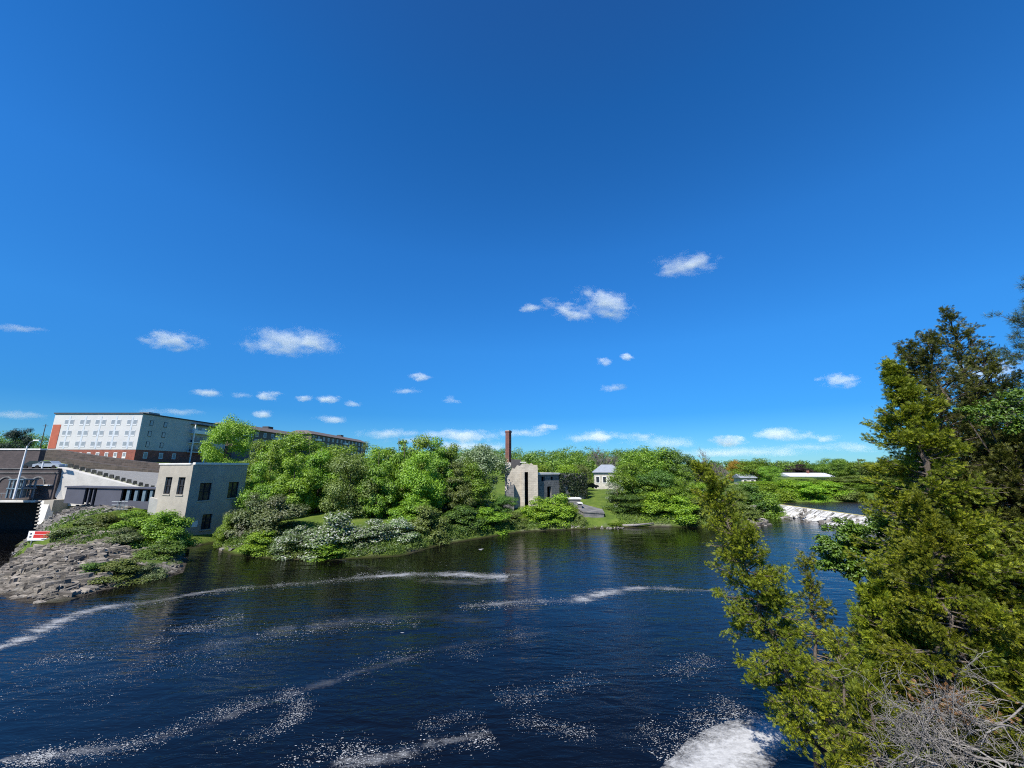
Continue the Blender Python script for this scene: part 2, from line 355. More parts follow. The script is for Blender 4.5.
def axis(segs, far):
    a = []
    for (s, e, st) in segs: a += list(np.arange(s, e - 1e-6, st))
    a.append(segs[-1][1]); 
    lo, hi, st = [], [], 3.0
    v = a[-1]
    while v < far[1]: v += st; hi.append(v); st *= 1.22
    v, st = a[0], 3.0
    while v > far[0]: v -= st; lo.append(v); st *= 1.22
    return np.array(lo[::-1] + a + hi)
ax = axis([(-150,-64,2.0),(-64,-29,0.33),(-29,6,1.0),(6,26,0.5),(26,66,1.0),(66,160,2.0)], (-3000, 3000))
ay = axis([(-30,4,2.0),(4,30,0.6),(30,56,0.33),(56,112,1.0),(112,200,3.0)], (-600, 3000))
GX, GY = np.meshgrid(ax, ay); P2 = np.stack([GX.ravel(), GY.ravel()], 1)
GZ = np.concatenate([height(c) for c in np.array_split(P2, 12)])
nx, ny = len(ax), len(ay)
idx = np.arange(nx * ny).reshape(ny, nx)
Q = np.stack([idx[:-1, :-1], idx[:-1, 1:], idx[1:, 1:], idx[1:, :-1]], -1).reshape(-1, 4)
g = MB(); g.rawq(np.column_stack([P2, GZ]), Q)

gm, nt, out = newmat('ground_cover')
p = N(nt, 'BsdfPrincipled'); nt.links.new(p.outputs[0], out.inputs[0]); p.inputs['Roughness'].default_value = 0.95; p.inputs['Specular IOR Level'].default_value = 0.15
at = N(nt, 'Attribute'); at.attribute_name = 'zone'; sp = N(nt, 'SeparateColor'); nt.links.new(at.outputs['Color'], sp.inputs[0])
co = coords(nt)
grass = ramp(nt, noise(nt, co, 0.5, 6, 0.7), [(0.3, (0.05,0.085,0.016)), (0.55, (0.10,0.15,0.022)), (0.75, (0.15,0.17,0.04))])
mpr = N(nt, 'Mapping'); mpr.inputs['Rotation'].default_value = (0, 0, R(-31)); mpr.inputs['Scale'].default_value = (0.32, 1.9, 2.4); nt.links.new(co, mpr.inputs[0])
strata = noise(nt, mpr.outputs[0], 1.25, 9, 0.72, dist=0.35)
rock = ramp(nt, strata, [(0.30, (0.018,0.016,0.014)), (0.41, (0.13,0.118,0.10)), (0.50, (0.25,0.228,0.195)), (0.70, (0.42,0.385,0.335))])
rock = mixc(nt, 0.5, rock, ramp(nt, noise(nt, co, 0.28, 4, 0.6), [(0.35, (0.45,0.42,0.36)), (0.65, (1,1,1))]), 'MULTIPLY')
dirt = ramp(nt, noise(nt, co, 1.6, 6, 0.7), [(0.3, (0.035,0.028,0.018)), (0.7, (0.10,0.078,0.05))])
grav = ramp(nt, noise(nt, co, 3.0, 6, 0.75), [(0.3, (0.20,0.19,0.175)), (0.7, (0.33,0.315,0.29))])
c = mixc(nt, sp.outputs[0], grass, rock); c = mixc(nt, sp.outputs[1], c, dirt); c = mixc(nt, sp.outputs[2], c, grav)
sz_ = N(nt, 'SeparateXYZ'); nt.links.new(co, sz_.inputs[0])
wet = ramp(nt, math_(nt, 'ADD', sz_.outputs[2], math_(nt, 'MULTIPLY', noise(nt, co, 1.5, 3), 0.3)), [(0.22, (0.32,0.30,0.28)), (0.42, (1,1,1))])
nt.links.new(mixc(nt, 1.0, c, wet, 'MULTIPLY'), p.inputs['Base Color'])
b = N(nt, 'Bump'); b.inputs['Strength'].default_value = 1.0; b.inputs['Distance'].default_value = 0.35
nt.links.new(math_(nt, 'ADD', math_(nt, 'MULTIPLY', noise(nt, co, 2.5, 8, 0.75), 0.4), math_(nt, 'MULTIPLY', strata, math_(nt, 'ADD', math_(nt, 'MULTIPLY', sp.outputs[0], 1.2), 0.1))), b.inputs['Height']); nt.links.new(b.outputs[0], p.inputs['Normal'])
ground = tag(g.build('ground', gm, None, True), kind='structure')
# which cover grows where
dr = poly_dist(P2, RIVER); rk = rockmask(P2)
rockz = np.maximum(rk, 0.8 * smooth((0.5 - np.abs(dr - 0.1)) / 0.5) * (fbm(P2[:, 0] * 0.35, P2[:, 1] * 0.35, 3) > 0.55))
rockz = np.maximum(rockz, smooth((9 - np.hypot((P2[:, 0] - 47) / 1.0, (P2[:, 1] - 79) / 1.6)) / 3))
rockz = np.maximum(rockz, smooth((7 - np.hypot((P2[:, 0] + 60.5) / 0.9, (P2[:, 1] - 57.5) / 0.7)) / 3))
dirtz = np.where((P2[:, 0] > 5) & (P2[:, 1] < 60), 1.0, 0.0)
dirtz = np.maximum(dirtz, 0.85 * smooth((0.4 - dr) / 0.8) * (1 - rockz))
gravz = smooth((15 - np.hypot((P2[:, 0] + 80) / 1.0, (P2[:, 1] - 78) / 0.8)) / 3)
C = np.column_stack([rockz, dirtz, gravz, np.ones(len(P2))]).astype(np.float32)
atr = ground.data.color_attributes.new('zone', 'FLOAT_COLOR', 'POINT'); atr.data.foreach_set('color', C.ravel())

# ------------------------------------------------------------------ water
def watermat(name, base, bumpd, rough):
    m, nt, out = newmat(name)
    p = N(nt, 'BsdfPrincipled'); nt.links.new(p.outputs[0], out.inputs[0])
    p.inputs['IOR'].default_value = 1.333; p.inputs['Roughness'].default_value = rough
    at = coords(nt, 'Object')
    nt.links.new(ramp(nt, noise(nt, at, 0.06, 4), [(0.35, base), (0.7, tuple(v * 0.5 for v in base))]), p.inputs['Base Color'])
    r1 = N(nt, 'Mapping'); r1.inputs['Rotation'].default_value = (0, 0, R(-14)); r1.inputs['Scale'].default_value = (0.55, 1.5, 1); nt.links.new(at, r1.inputs[0])
    n1 = noise(nt, r1.outputs[0], 1.5, 4, 0.6, dist=0.4)
    r2 = N(nt, 'Mapping'); r2.inputs['Rotation'].default_value = (0, 0, R(9)); r2.inputs['Scale'].default_value = (0.5, 1.0, 1); nt.links.new(at, r2.inputs[0])
    n2 = noise(nt, r2.outputs[0], 0.33, 3, 0.5, dist=0.8)
    calm = ramp(nt, noise(nt, r2.outputs[0], 0.09, 3, 0.5, dist=1.5), [(0.3, (0.35,)*3), (0.65, (1,1,1))])
    hgt = math_(nt, 'ADD', math_(nt, 'MULTIPLY', math_(nt, 'MULTIPLY', n1, calm), 0.55), math_(nt, 'MULTIPLY', n2, 0.9))
    b = N(nt, 'Bump'); b.inputs['Strength'].default_value = 1.0; b.inputs['Distance'].default_value = bumpd
    nt.links.new(hgt, b.inputs['Height']); nt.links.new(b.outputs[0], p.inputs['Normal'])
    return m
M['water'] = watermat('river_water', (0.0026,0.0022,0.0024), 0.105, 0.05)
w = MB(); w.raw([(-160,-60,0),(95,-60,0),(95,100,0),(-160,100,0)], [(0,1,2,3)])
tag(w.build('water', M['water']), kind='structure')
M['pool'] = watermat('pool_water', (0.03,0.024,0.018), 0.6, 0.2)
w = MB(); w.raw([(61.6,50,1.8),(265,50,1.8),(265,108,1.8),(61.6,108,1.8)], [(0,1,2,3)])
tag(w.build('water_above_weir', M['pool']), kind='structure')

# weir: sill and the white water that runs down its face
wr = empty('weir', (61.4, 80, 1.7), 'low river weir with a mossy sill shedding white water', 'weir')
s = MB(); s.box((61.0,61,0.2),(62.0,98.2,1.83))
M['sill'] = plain('mossy_sill', (0.42,0.37,0.12), (0.30,0.26,0.12), 1.2, 0.9, 0.4, 6)
part(s, 'sill', M['sill'], wr)
cm, nt, out = newmat('white_water')
p = N(nt, 'BsdfPrincipled'); nt.links.new(p.outputs[0], out.inputs[0]); p.inputs['Roughness'].default_value = 0.6
mp = vscale(nt, coords(nt), (0.35, 1.4, 0.5)); nz = noise(nt, mp, 0.9, 7, 0.7, dist=0.6)
nt.links.new(ramp(nt, nz, [(0.36, (0.05,0.046,0.038)), (0.45, (0.26,0.245,0.205)), (0.55, (0.60,0.59,0.57))]), p.inputs['Base Color'])
b = N(nt, 'Bump'); b.inputs['Strength'].default_value = 0.8; b.inputs['Distance'].default_value = 0.3; nt.links.new(nz, b.inputs['Height']); nt.links.new(b.outputs[0], p.inputs['Normal'])
us, vs = np.linspace(0, 1, 50), np.linspace(0, 1, 90)
UU, VV = np.meshgrid(us, vs); yy = 61.5 + VV * 36
run = 1.8 + 3.5 * fbm(VV * 9, VV * 0 + 1, 3) + 4.5 * np.clip(VV - 0.7, 0, 1) / 0.3
xx = 61.0 - UU * run
zz = 1.8 * (1 - UU) ** 1.15 + 0.03 + 0.9 * (fbm(xx * 0.9, yy * 0.9, 12) - 0.45) * np.sin(np.pi * np.clip(UU, 0, 1))
s = MB(); ii = np.arange(UU.size).reshape(UU.shape)
s.rawq(np.stack([xx, yy, zz], -1).reshape(-1, 3), np.stack([ii[:-1,:-1], ii[1:,:-1], ii[1:,1:], ii[:-1,1:]], -1).reshape(-1, 4))
part(s, 'cascade', cm, wr, True)

# foam: thousands of flecks strung along the current, and thin sheets where they merge
def catmull(P, n=24):
    P = [np.array(p, float) for p in P]; P = [2 * P[0] - P[1]] + P + [2 * P[-1] - P[-2]]; o = []
    for i in range(1, len(P) - 2):
        for t in np.linspace(0, 1, n, endpoint=False):
            o.append(0.5 * (2 * P[i] + (P[i+1] - P[i-1]) * t + (2*P[i-1] - 5*P[i] + 4*P[i+1] - P[i+2]) * t*t + (3*P[i] - P[i-1] - 3*P[i+1] + P[i+2]) * t**3))
    o.append(P[-2]); return np.array(o)
def pxcurve(pts): return catmull([tuple(atz(*p))[:2] for p in pts])
FLECKS = []
def flecks(pts, n, width, size, clump=1.0):
    n = int(n * 2.8); width = width * 1.7
    c = pxcurve(pts); d = np.diff(c, axis=0); seg = np.hypot(d[:, 0], d[:, 1]); cum = np.concatenate([[0], np.cumsum(seg)])
    t = rng.random(n * 3) * cum[-1]
    keep = fbm(t * 0.55, t * 0 + rng.random() * 50, 4, 3) + 0.35 * rng.random(n * 3) > 0.62 - 0.1 * (1 - clump)
    t = t[keep][:n]
    i = np.clip(np.searchsorted(cum, t) - 1, 0, len(d) - 1)
    pos = c[i] + d[i] * ((t - cum[i]) / seg[i])[:, None]
    nrm = np.stack([-d[i, 1], d[i, 0]], 1) / seg[i][:, None]
    pos = pos + nrm * (rng.normal(0, 1, len(t)) * width)[:, None] + rng.normal(0, 0.08, (len(t), 2))
    r = 0.225 * size * rng.lognormal(0, 0.45, len(t))
    FLECKS.append(np.column_stack([pos, r]))
flecks([(0,690),(90,680),(180,668),(260,662)], 260, 0.35, 0.035)
flecks([(30,662),(130,650),(200,625),(245,617)], 420, 0.35, 0.045)
flecks([(120,665),(200,650),(270,635),(345,626),(420,622)], 520, 0.40, 0.045)
flecks([(190,632),(215,620),(240,618)], 300, 0.55, 0.05)
flecks([(0,718),(60,705),(115,698)], 120, 0.25, 0.03)
flecks([(0,766),(60,756),(150,742),(180,728),(220,712),(290,695),(335,676)], 900, 0.22, 0.036)
flecks([(200,752),(260,736),(300,714),(295,698)], 420, 0.16, 0.036)
flecks([(0,764),(30,759),(55,755)], 240, 0.14, 0.05)
flecks([(280,768),(320,752),(345,746)], 120, 0.25, 0.045)
flecks([(340,680),(377,661),(429,654),(488,650),(514,635),(548,631),(580,628)], 420, 0.35, 0.034)
flecks([(500,702),(525,694),(548,698),(559,687),(596,676),(622,683),(666,676),(711,657)], 650, 0.3, 0.036)
flecks([(418,731),(440,720),(485,713)], 140, 0.16, 0.032)
flecks([(340,754),(396,757),(433,743),(466,743),(492,735)], 520, 0.22, 0.04)
flecks([(511,724),(540,722),(563,731),(596,733)], 260, 0.16, 0.036)
flecks([(640,725),(681,743),(696,720),(711,713),(740,706)], 500, 0.28, 0.036)
flecks([(675,768),(690,745),(720,728),(760,712)], 700, 0.3, 0.05)
flecks([(0,648),(40,633),(62,620),(100,609),(150,603),(220,591),(300,584),(380,577),(440,575),(505,577)], 1500, 0.3, 0.05)
flecks([(460,607),(520,603),(575,600),(600,594),(640,588),(690,590),(730,592)], 800, 0.3, 0.055)
flecks([(355,575),(420,574),(500,576),(511,574)], 600, 0.35, 0.06)
flecks([(215,556),(300,568),(420,566),(520,545)], 60, 0.8, 0.05)
g_ = atz(480.5, 549.5); FLECKS.append(np.array([(g_.x + dx_, g_.y + dy_, 0.13) for dx_, dy_ in ((0, 0), (0.15, 0.05), (-0.12, 0.2), (0.05, -0.3), (0.2, 0.35))]))
A = np.concatenate(FLECKS); k = 6
keep = poly_dist(A[:, :2], RIVER) < -0.1; A = A[keep]
th = np.arange(k) * 2 * np.pi / k
rad = A[:, 2, None] * (0.6 + 0.8 * rng.random((len(A), k)))
st = 1.0 + 0.9 * rng.random(len(A))
V = np.stack([A[:, 0, None] + rad * np.cos(th) * st[:, None], A[:, 1, None] + rad * np.sin(th) * 0.8, np.full((len(A), k), 0.006)], -1)
V[:, :, 2] += (rng.random(len(A)) * 0.004)[:, None]
f = MB(); f.v.append(V.reshape(-1, 3).astype(np.float32)); f.n = len(A) * k
base = np.arange(len(A))[:, None] * k
f.q.append(base + np.array([[0,1,2,3]])); f.q.append(base + np.array([[0,3,4,5]]))
tag(f.build('foam_flecks', M['foam']), 'white foam flecks drifting in streaks on the dark river', 'foam', kind='stuff')

def foamsheet(name, thr, col=(0.72,0.72,0.70), sc_=(0.6,2.2,1), s0=1.0, fine=7.0, soft=0.22):
    m, nt, out = newmat(name)
    d = N(nt, 'BsdfDiffuse'); nt.links.new(ramp(nt, noise(nt, vscale(nt, coords(nt), (1.0, 1.5, 1)), 3.5, 6, 0.7), [(0.3, tuple(q * 0.6 for q in col)), (0.62, col)]), d.inputs[0]); t = N(nt, 'BsdfTransparent'); mx = N(nt, 'MixShader')
    uv = N(nt, 'UVMap'); sx = N(nt, 'SeparateXYZ'); nt.links.new(uv.outputs[0], sx.inputs[0])
    e = math_(nt, 'MULTIPLY', math_(nt, 'SUBTRACT', 1.0, math_(nt, 'ABSOLUTE', math_(nt, 'SUBTRACT', math_(nt, 'MULTIPLY', sx.outputs[1], 2.0), 1.0))), 1.0)
    nz = noise(nt, vscale(nt, coords(nt), sc_), s0, 7, 0.68, dist=0.9)
    lace = noise(nt, vscale(nt, coords(nt), (1, 1.6, 1)), fine, 4, 0.7)
    v = math_(nt, 'ADD', math_(nt, 'ADD', math_(nt, 'MULTIPLY', nz, 0.6), math_(nt, 'MULTIPLY', lace, 0.4)), math_(nt, 'MULTIPLY', e, 0.30))
    a = ramp(nt, v, [(thr, (0,0,0)), (min(thr + soft, 1.0), (1,1,1))])
    a2 = math_(nt, 'MULTIPLY', a, sx.outputs[0])
    nt.links.new(a2, mx.inputs[0]); nt.links.new(t.outputs[0], mx.inputs[1]); nt.links.new(d.outputs[0], mx.inputs[2]); nt.links.new(mx.outputs[0], out.inputs[0])
    return m
M['sheet'] = foamsheet('thin_foam', 0.67, (0.42,0.43,0.44))
def ribbon(name, pts, wid, label, strength=1.0, mat='sheet', z=0.005):
    if mat == 'sheet': wid = [q * 2.0 for q in wid]; strength = [q * 0.75 for q in strength]
    c = pxcurve(pts); n = len(c); d = np.gradient(c, axis=0); nn = np.stack([-d[:, 1], d[:, 0]], 1); nn /= np.linalg.norm(nn, axis=1)[:, None]
    t = np.linspace(0, 1, n); ww = np.interp(t, np.linspace(0, 1, len(wid)), wid) * (0.8 + 0.5 * fbm(t * 9, t * 0, 8))
    m = 5; o = np.linspace(-0.5, 0.5, m)
    V = np.concatenate([c[:, None, :] + nn[:, None] * (ww[:, None] * o[None])[:, :, None], np.full((n, m, 1), z)], -1)
    f = MB(); ii = np.arange(n * m).reshape(n, m); Qd = np.stack([ii[:-1,:-1], ii[1:,:-1], ii[1:,1:], ii[:-1,1:]], -1).reshape(-1, 4)
    f.rawq(V.reshape(-1, 3), Qd); ob = f.build(name, M[mat])
    uv = ob.data.uv_layers.new(name='UVMap'); st = strength if hasattr(strength, '__len__') else [strength, strength]
    li = np.zeros(len(ob.data.loops), np.int32); ob.data.loops.foreach_get('vertex_index', li)
    tt, oo = np.repeat(t, m), np.tile(o + 0.5, n)
    U = np.column_stack([np.interp(tt, np.linspace(0, 1, len(st)), st) * (np.clip(2.6 * fbm(tt * 22 + len(label), tt * 0, 31, 3) - 0.55, 0.1, 1.2) if mat == 'sheet' else 1.0), oo])[li]
    uv.data.foreach_set('uv', U.astype(np.float32).ravel())
    tag(ob, label, 'foam', kind='stuff'); return ob
ribbon('foam_line', [(-40,656),(0,647),(40,632),(62,620),(100,608),(150,602),(220,590),(300,583),(380,576),(440,574),(508,577)], [0.9,1.3,2.0,1.6,1.0,1.2,1.8,2.2], 'long foam line curving past the rocky islet', [1.2,1.3,1.1,0.5,0.5,1.1,1.2])
ribbon('foam_line', [(460,607),(520,602),(575,600),(600,594),(640,588),(690,590),(740,592)], [0.8,1.2,2.0,1.6,1.0,0.6], 'short bright foam line out in the middle of the river', [0.2,0.6,1.3,1.1,0.7,0.3])
ribbon('foam_line', [(340,560),(420,580),(500,581),(520,574)], [1.2,2.0,1.4], 'thin foam wisp off the blossoming shrubs', [0.05,0.2,0.5], z=0.0075)
ribbon('foam_line', [(130,662),(240,640),(300,628),(420,616),(520,628)], [1.5,2.5,2.0], 'hazy foam band in the middle current', [0.03,0.12,0.03])
ribbon('foam_line', [(0,760),(150,741),(290,695),(430,652),(560,630)], [0.5,0.7,0.9], 'faint foam trail slanting across the dark near water', [0.6,0.2,0.1,0.05])
ribbon('foam_line', [(330,762),(396,757),(433,743),(492,733)], [0.5,0.7,0.4], 'bubbly foam patch at the lower edge of the view', [0.5,0.6,0.3])
M['raft'] = foamsheet('foam_raft', 0.45, (0.47,0.47,0.465), (1,1,1), 0.9, 5.0, 0.26)
ribbon('foam_raft', [(668,800),(704,770),(742,745),(785,730),(830,722)], [1.3,2.1,2.3,1.8], 'thick white foam raft gathered under the leaning cedar', [0.9,1,1,1], 'raft', 0.009)

# ------------------------------------------------------------------ foliage makers
def rand_dirs(n):
    v = rng.normal(0, 1, (n, 3)); return v / np.linalg.norm(v, axis=1)[:, None]
def leaf_quads(pos, nrm, size, asp=0.62):
    """diamond leaves, slightly folded"""
    n = len(pos); t = np.cross(nrm, rand_dirs(n)); t /= np.linalg.norm(t, axis=1)[:, None] + 1e-9; b = np.cross(nrm, t)
    s = np.asarray(size).reshape(-1, 1) * np.ones((n, 1))
    return np.stack([pos - t * s * 0.5, pos + b * s * asp * 0.5 + nrm * s * 0.1, pos + t * s * 0.5, pos - b * s * asp * 0.5 + nrm * s * 0.1], 1)
def clump_leaves(cen, rad, n, size, up=0.7, wild=0.6):
    """leaves over a set of clumps: cen K x 3, rad K"""
    k = len(cen); w = rad ** 2; i = rng.choice(k, n, p=w / w.sum())
    d = rand_dirs(n); d[:, 2] = d[:, 2] * 0.8 + 0.15
    r = rng.random(n) ** 0.45
    pos = cen[i] + d * (r * rad[i])[:, None] * np.array([1, 1, 0.75])
    nr = d + rand_dirs(n) * wild + np.array([0, 0, up]); nr /= np.linalg.norm(nr, axis=1)[:, None]
    return leaf_quads(pos, nr, size * rng.uniform(0.65, 1.35, n))
def crown_clumps(k, shape='round', r0=(0.10, 0.20)):
    """clump centres in a unit-high crown, radius about 0.5 (z 0..1)"""
    o = []
    while len(o) < k:
        p = rng.uniform(-1, 1, 3); rr = math.hypot(p[0], p[1]); z = p[2] * 0.5 + 0.5
        if shape == 'round': lim = math.sqrt(max(0, 1 - (abs(z - 0.48) / 0.54) ** 2.4))
        elif shape == 'tall': lim = 0.85 * min(1, (1 - z) * 1.6 + 0.12) * min(1, 0.45 + z * 2.0)
        elif shape == 'spread': lim = math.sqrt(max(0, 1 - (abs(z - 0.62) / 0.42) ** 2)) if z > 0.2 else 0.35
        elif shape == 'cone': lim = (1 - z) * 0.95 + 0.03
        elif shape == 'mound': lim = math.sqrt(max(0, 1 - z ** 2))
        lim *= 0.86
        if rr < lim and (rr > lim * 0.5 or z > 0.72 or rng.random() < 0.25): o.append((p[0] * 0.5, p[1] * 0.5, z * 0.92 + 0.02))
    o = np.array(o); o += rng.normal(0, 0.035, o.shape); o[:, 2] = np.clip(o[:, 2], 0.03, 0.97)
    return o, rng.uniform(*r0, k)
def limbs(mb, cen, h0, base_r, n=10, trunk_top=0.75):
    tp = np.array([(0.02 * math.sin(3 * t), 0.02 * math.cos(2.2 * t) - 0.02, t) for t in np.linspace(-0.06, trunk_top, 8)])
    mb.tube(tp, np.linspace(base_r, base_r * 0.25, 8), 7)
    for i in rng.choice(len(cen), min(n, len(cen)), replace=False):
        c = cen[i]; z0 = max(h0, c[2] - 0.22 - 0.25 * math.hypot(c[0], c[1])); z0 = min(z0, trunk_top - 0.05)
        a = np.array([0, 0, z0]); m = a * 0.5 + c * 0.5 + np.array([0, 0, -0.03])
        mb.tube(np.array([a, m, c]), [base_r * 0.4, base_r * 0.25, base_r * 0.1], 5)
PROTO = {}
def make_proto(key, shape, k, n, size, r0=(0.12, 0.21), trunk=True, base_r=0.018, h0=0.12, nl=12):
    cen, rad = crown_clumps(k, shape, r0)
    c = MB(); c.quads(clump_leaves(cen, rad, n, size))
    cm = c.mesh('crown', None)
    tm = None
    if trunk:
        t = MB(); limbs(t, cen, h0, base_r, nl, 0.92 if shape in ('cone', 'tall') else 0.7); tm = t.mesh('trunk', M['bark'], True)
    PROTO[key] = (cm, tm)
for i in range(4): make_proto('round%d' % i, 'round', 50, 19000, 0.027)
for i in range(3): make_proto('tall%d' % i, 'tall', 54, 17000, 0.027, (0.08, 0.15))
for i in range(3): make_proto('spread%d' % i, 'spread', 44, 15000, 0.026, (0.11, 0.19), h0=0.2)
for i in range(2): make_proto('cone%d' % i, 'cone', 60, 5200, 0.036, (0.05, 0.10))
for i in range(4): make_proto('mound%d' % i, 'mound', 42, 14000, 0.042, (0.13, 0.24), trunk=False)
for i in range(2): make_proto('sparse%d' % i, 'round', 34, 2300, 0.032, (0.06, 0.13), nl=30)
L['deep'] = leafmat('leaf_deep', (0.035,0.08,0.008), (0.09,0.175,0.012), (0.165,0.27,0.022), 0.35, 0.5)
MESHC = {}
def with_mat(key, which, lm):
    kk = (key, which, lm)
    if kk not in MESHC:
        m = PROTO[key][0].copy(); m.materials.append(L[lm]); m.name = which; MESHC[kk] = m
    return MESHC[kk]
def tree(px, ptop, Y, wpx, key, lm, label, group=None, base=None, cat='tree', name='tree'):
    """a tree whose top shows at (px, ptop) and that stands Y metres out"""
    top = atY(px, ptop, Y); gz = hz(top.x, Y) if base is None else base
    h = max(1.0, top.z - gz); wid = wpx / (ray(px, (ptop + 470) / 2)[1]) * Y * 1.08
    r = empty(name, (top.x, Y, gz - 0.1), label, cat, group); r.rotation_euler.z = random.uniform(0, 6.28); r.scale = (wid, wid, h * 1.03)
    o = bpy.data.objects.new('crown', with_mat(key, 'crown', lm)); COL.objects.link(o); o.parent = r
    if PROTO[key][1]:
        t = bpy.data.objects.new('trunk', PROTO[key][1]); COL.objects.link(t); t.parent = r
    return r
def shrub(px, ptop, pbot, Y, wpx, lm, label, group=None, i=None, name='shrub', cat='shrub', shape='mound'):
    top, bot = atY(px, ptop, Y), atY(px, pbot, Y)
    gz = hz(top.x, Y); z0 = min(gz, max(bot.z, gz - 1.0)) - 0.1
    h = max(0.6, top.z - z0); wid = wpx / (ray(px, pbot)[1]) * Y * 1.1
    key = shape + str(random.randrange(4) if i is None else i)
    o = bpy.data.objects.new(name, with_mat(key, 'foliage', lm)); COL.objects.link(o)
    o.location = (top.x, Y, z0); o.scale = (wid, wid, h); o.rotation_euler.z = random.uniform(0, 6.28)
    return tag(o, label, cat, group)

# ---- the grove between the powerhouse and the ruined mill
GRV = 'trees of the riverside grove'
tree(231, 420, 84, 40, 'round0', 'bright', 'round bright green tree rising behind the flat powerhouse roof', GRV)
tree(266, 440, 76, 44, 'round1', 'maple', 'leafy tree just past the river end of the powerhouse', GRV)
tree(300, 433, 76, 66, 'round2', 'maple', 'broad tree topping the grove below the brown apartment block', GRV)
tree(336, 441, 70, 58, 'round3', 'bright', 'full tree hiding the end wall of the farther brown block', GRV)
tree(358, 436, 80, 30, 'sparse0', 'olive', 'thin twiggy treetop against the sky beside the farther brown block', GRV)
tree(275, 443, 67, 46, 'tall2', 'bright', 'upright yellow-green tree in front of the grove near the powerhouse', GRV)
tree(322, 445, 66, 48, 'tall1', 'maple', 'upright tree above the gap between two blossoming shrubs', GRV)
tree(378, 449, 70, 46, 'spread1', 'bright', 'shorter tree in the dip of the grove skyline', GRV)
tree(400, 434, 74, 62, 'tall0', 'maple', 'tall tree with a double peak standing mid grove', GRV)
tree(428, 435, 76, 56, 'round1', 'bright', 'tallest full crown of the grove on the mill side', GRV)
tree(452, 440, 72, 46, 'tall1', 'maple', 'narrow dark-hollowed tree beside the pale tree', GRV)
tree(404, 439, 67, 50, 'tall0', 'maple', 'upright tree crowding the front of the grove above the olive shrub', GRV)
tree(440, 441, 69, 46, 'tall2', 'maple', 'deep green upright tree at the bend of the grove shore', GRV)
tree(478, 445, 78, 60, 'spread0', 'pale', 'pale grey-green flowering tree leaning against the ruined mill', GRV)
tree(474, 460, 71, 46, 'tall1', 'maple', 'dark green tree under the pale flowering one', GRV)
tree(503, 496, 72, 26, 'round0', 'dark', 'small dark tree at the foot of the ruined mill wall', GRV)
SH = 'shrubs along the grove shore'
shrub(253, 494, 545, 55, 40, 'brownish', 'brownish twiggy shrub against the powerhouse river wall', SH, 0)
shrub(228, 514, 538, 53.5, 16, 'bright', 'small bright shrub at the water beside the powerhouse', SH, 1)
shrub(282, 496, 545, 53, 48, 'brownish', 'mauve-tinged shrub between the grove and the pale blossoms', SH, 2)
shrub(265, 530, 555, 49.5, 34, 'bright', 'low light green shrub on the bank near the powerhouse', SH, 3)
shrub(300, 526, 557, 49, 42, 'blossom', 'blossoming shrub first in the pale row from the powerhouse', SH, 0)
shrub(336, 512, 560, 49.5, 56, 'blossom', 'largest white-blossomed shrub at the point of the bank', SH, 1)
shrub(372, 520, 557, 50.5, 48, 'blossom', 'white-blossomed shrub just past the point of the bank', SH, 2)
shrub(398, 518, 553, 53, 40, 'blossom', 'last white-blossomed shrub before the bare olive one', SH, 3)
shrub(330, 540, 562, 47.8, 44, 'maple', 'low leafy shrub at the waterline under the white blossoms', SH, 2)
shrub(293, 541, 560, 48.2, 30, 'olive', 'small olive shrub at the waterline beside the white blossoms', SH, 3)
shrub(428, 505, 548, 56.5, 40, 'olive', 'olive brown shrub with a dark hollow at the bend of the bank', SH, 1)
shrub(412, 496, 530, 60, 44, 'maple', 'green shrub behind the olive brown one', SH, 0)
shrub(462, 505, 540, 62, 40, 'dark', 'dark shrub in the recess past the bend', SH, 3)
shrub(490, 508, 537, 65, 40, 'maple', 'green shrub leaning over water before the mill', SH, 2)
shrub(514, 512, 534, 68, 26, 'olive', 'small olive shrub at the corner of the mill', SH, 1)
RS = 'shrubs in front of the ruined mill'
shrub(536, 497, 530, 71, 34, 'bright', 'bright green shrub against the tall mill wall', RS, 0)
shrub(556, 494, 530, 71.5, 36, 'bright', 'bright shrub below the mill annex windows', RS, 1)
shrub(571, 503, 530, 71.5, 20, 'bright', 'bright shrub beside the small stone steps', RS, 2)
shrub(580, 514, 531, 70.0, 13, 'olive', 'round yellowish shrub before the low stone wall', RS, 3)
shrub(614, 521, 531, 72, 22, 'maple', 'low shrub at the foot of the lawn', RS, 0)
shrub(547, 516, 532, 70.5, 34, 'maple', 'low shrub overhanging the water below the mill', RS, 2)

# ---- trees and shrubs right of the lawn, before the weir
MR = 'trees past the lawn'
tree(627, 463, 97, 26, 'round2', 'maple', 'tree hiding the end of the white stone house', MR)
tree(617, 478, 76, 24, 'sparse1', 'pale', 'grey-green twiggy tree at the edge of the lawn', MR)
tree(630, 462, 84, 44, 'round1', 'maple', 'green tree beside the white stone house', MR)
tree(650, 447, 92, 54, 'round2', 'maple', 'tall crown highest past the lawn', MR)
tree(676, 452, 90, 40, 'spread2', 'dark', 'darker tree next to the tall crown past the lawn', MR)
tree(655, 471, 80, 40, 'round0', 'dark', 'dark green tree in the middle of the bank past the lawn', MR)
tree(682, 466, 82, 36, 'tall2', 'maple', 'slender green tree before the bare grey one', MR)
tree(625, 492, 76, 40, 'round3', 'dark', 'low dark tree on the water edge by the lawn', MR)
MS = 'shrubs past the lawn'
shrub(655, 492, 527, 75, 40, 'bright', 'bright low shrub at the water past the lawn', MS, 1)
shrub(678, 496, 528, 74, 36, 'bright', 'yellow-green shrub beside the driftwood shore', MS, 2)
shrub(698, 498, 528, 74, 34, 'olive', 'olive shrub behind the top of the leaning cedar', MS, 3)
shrub(720, 500, 528, 75, 34, 'olive', 'tawny shrub on the shore near the weir', MS, 0)
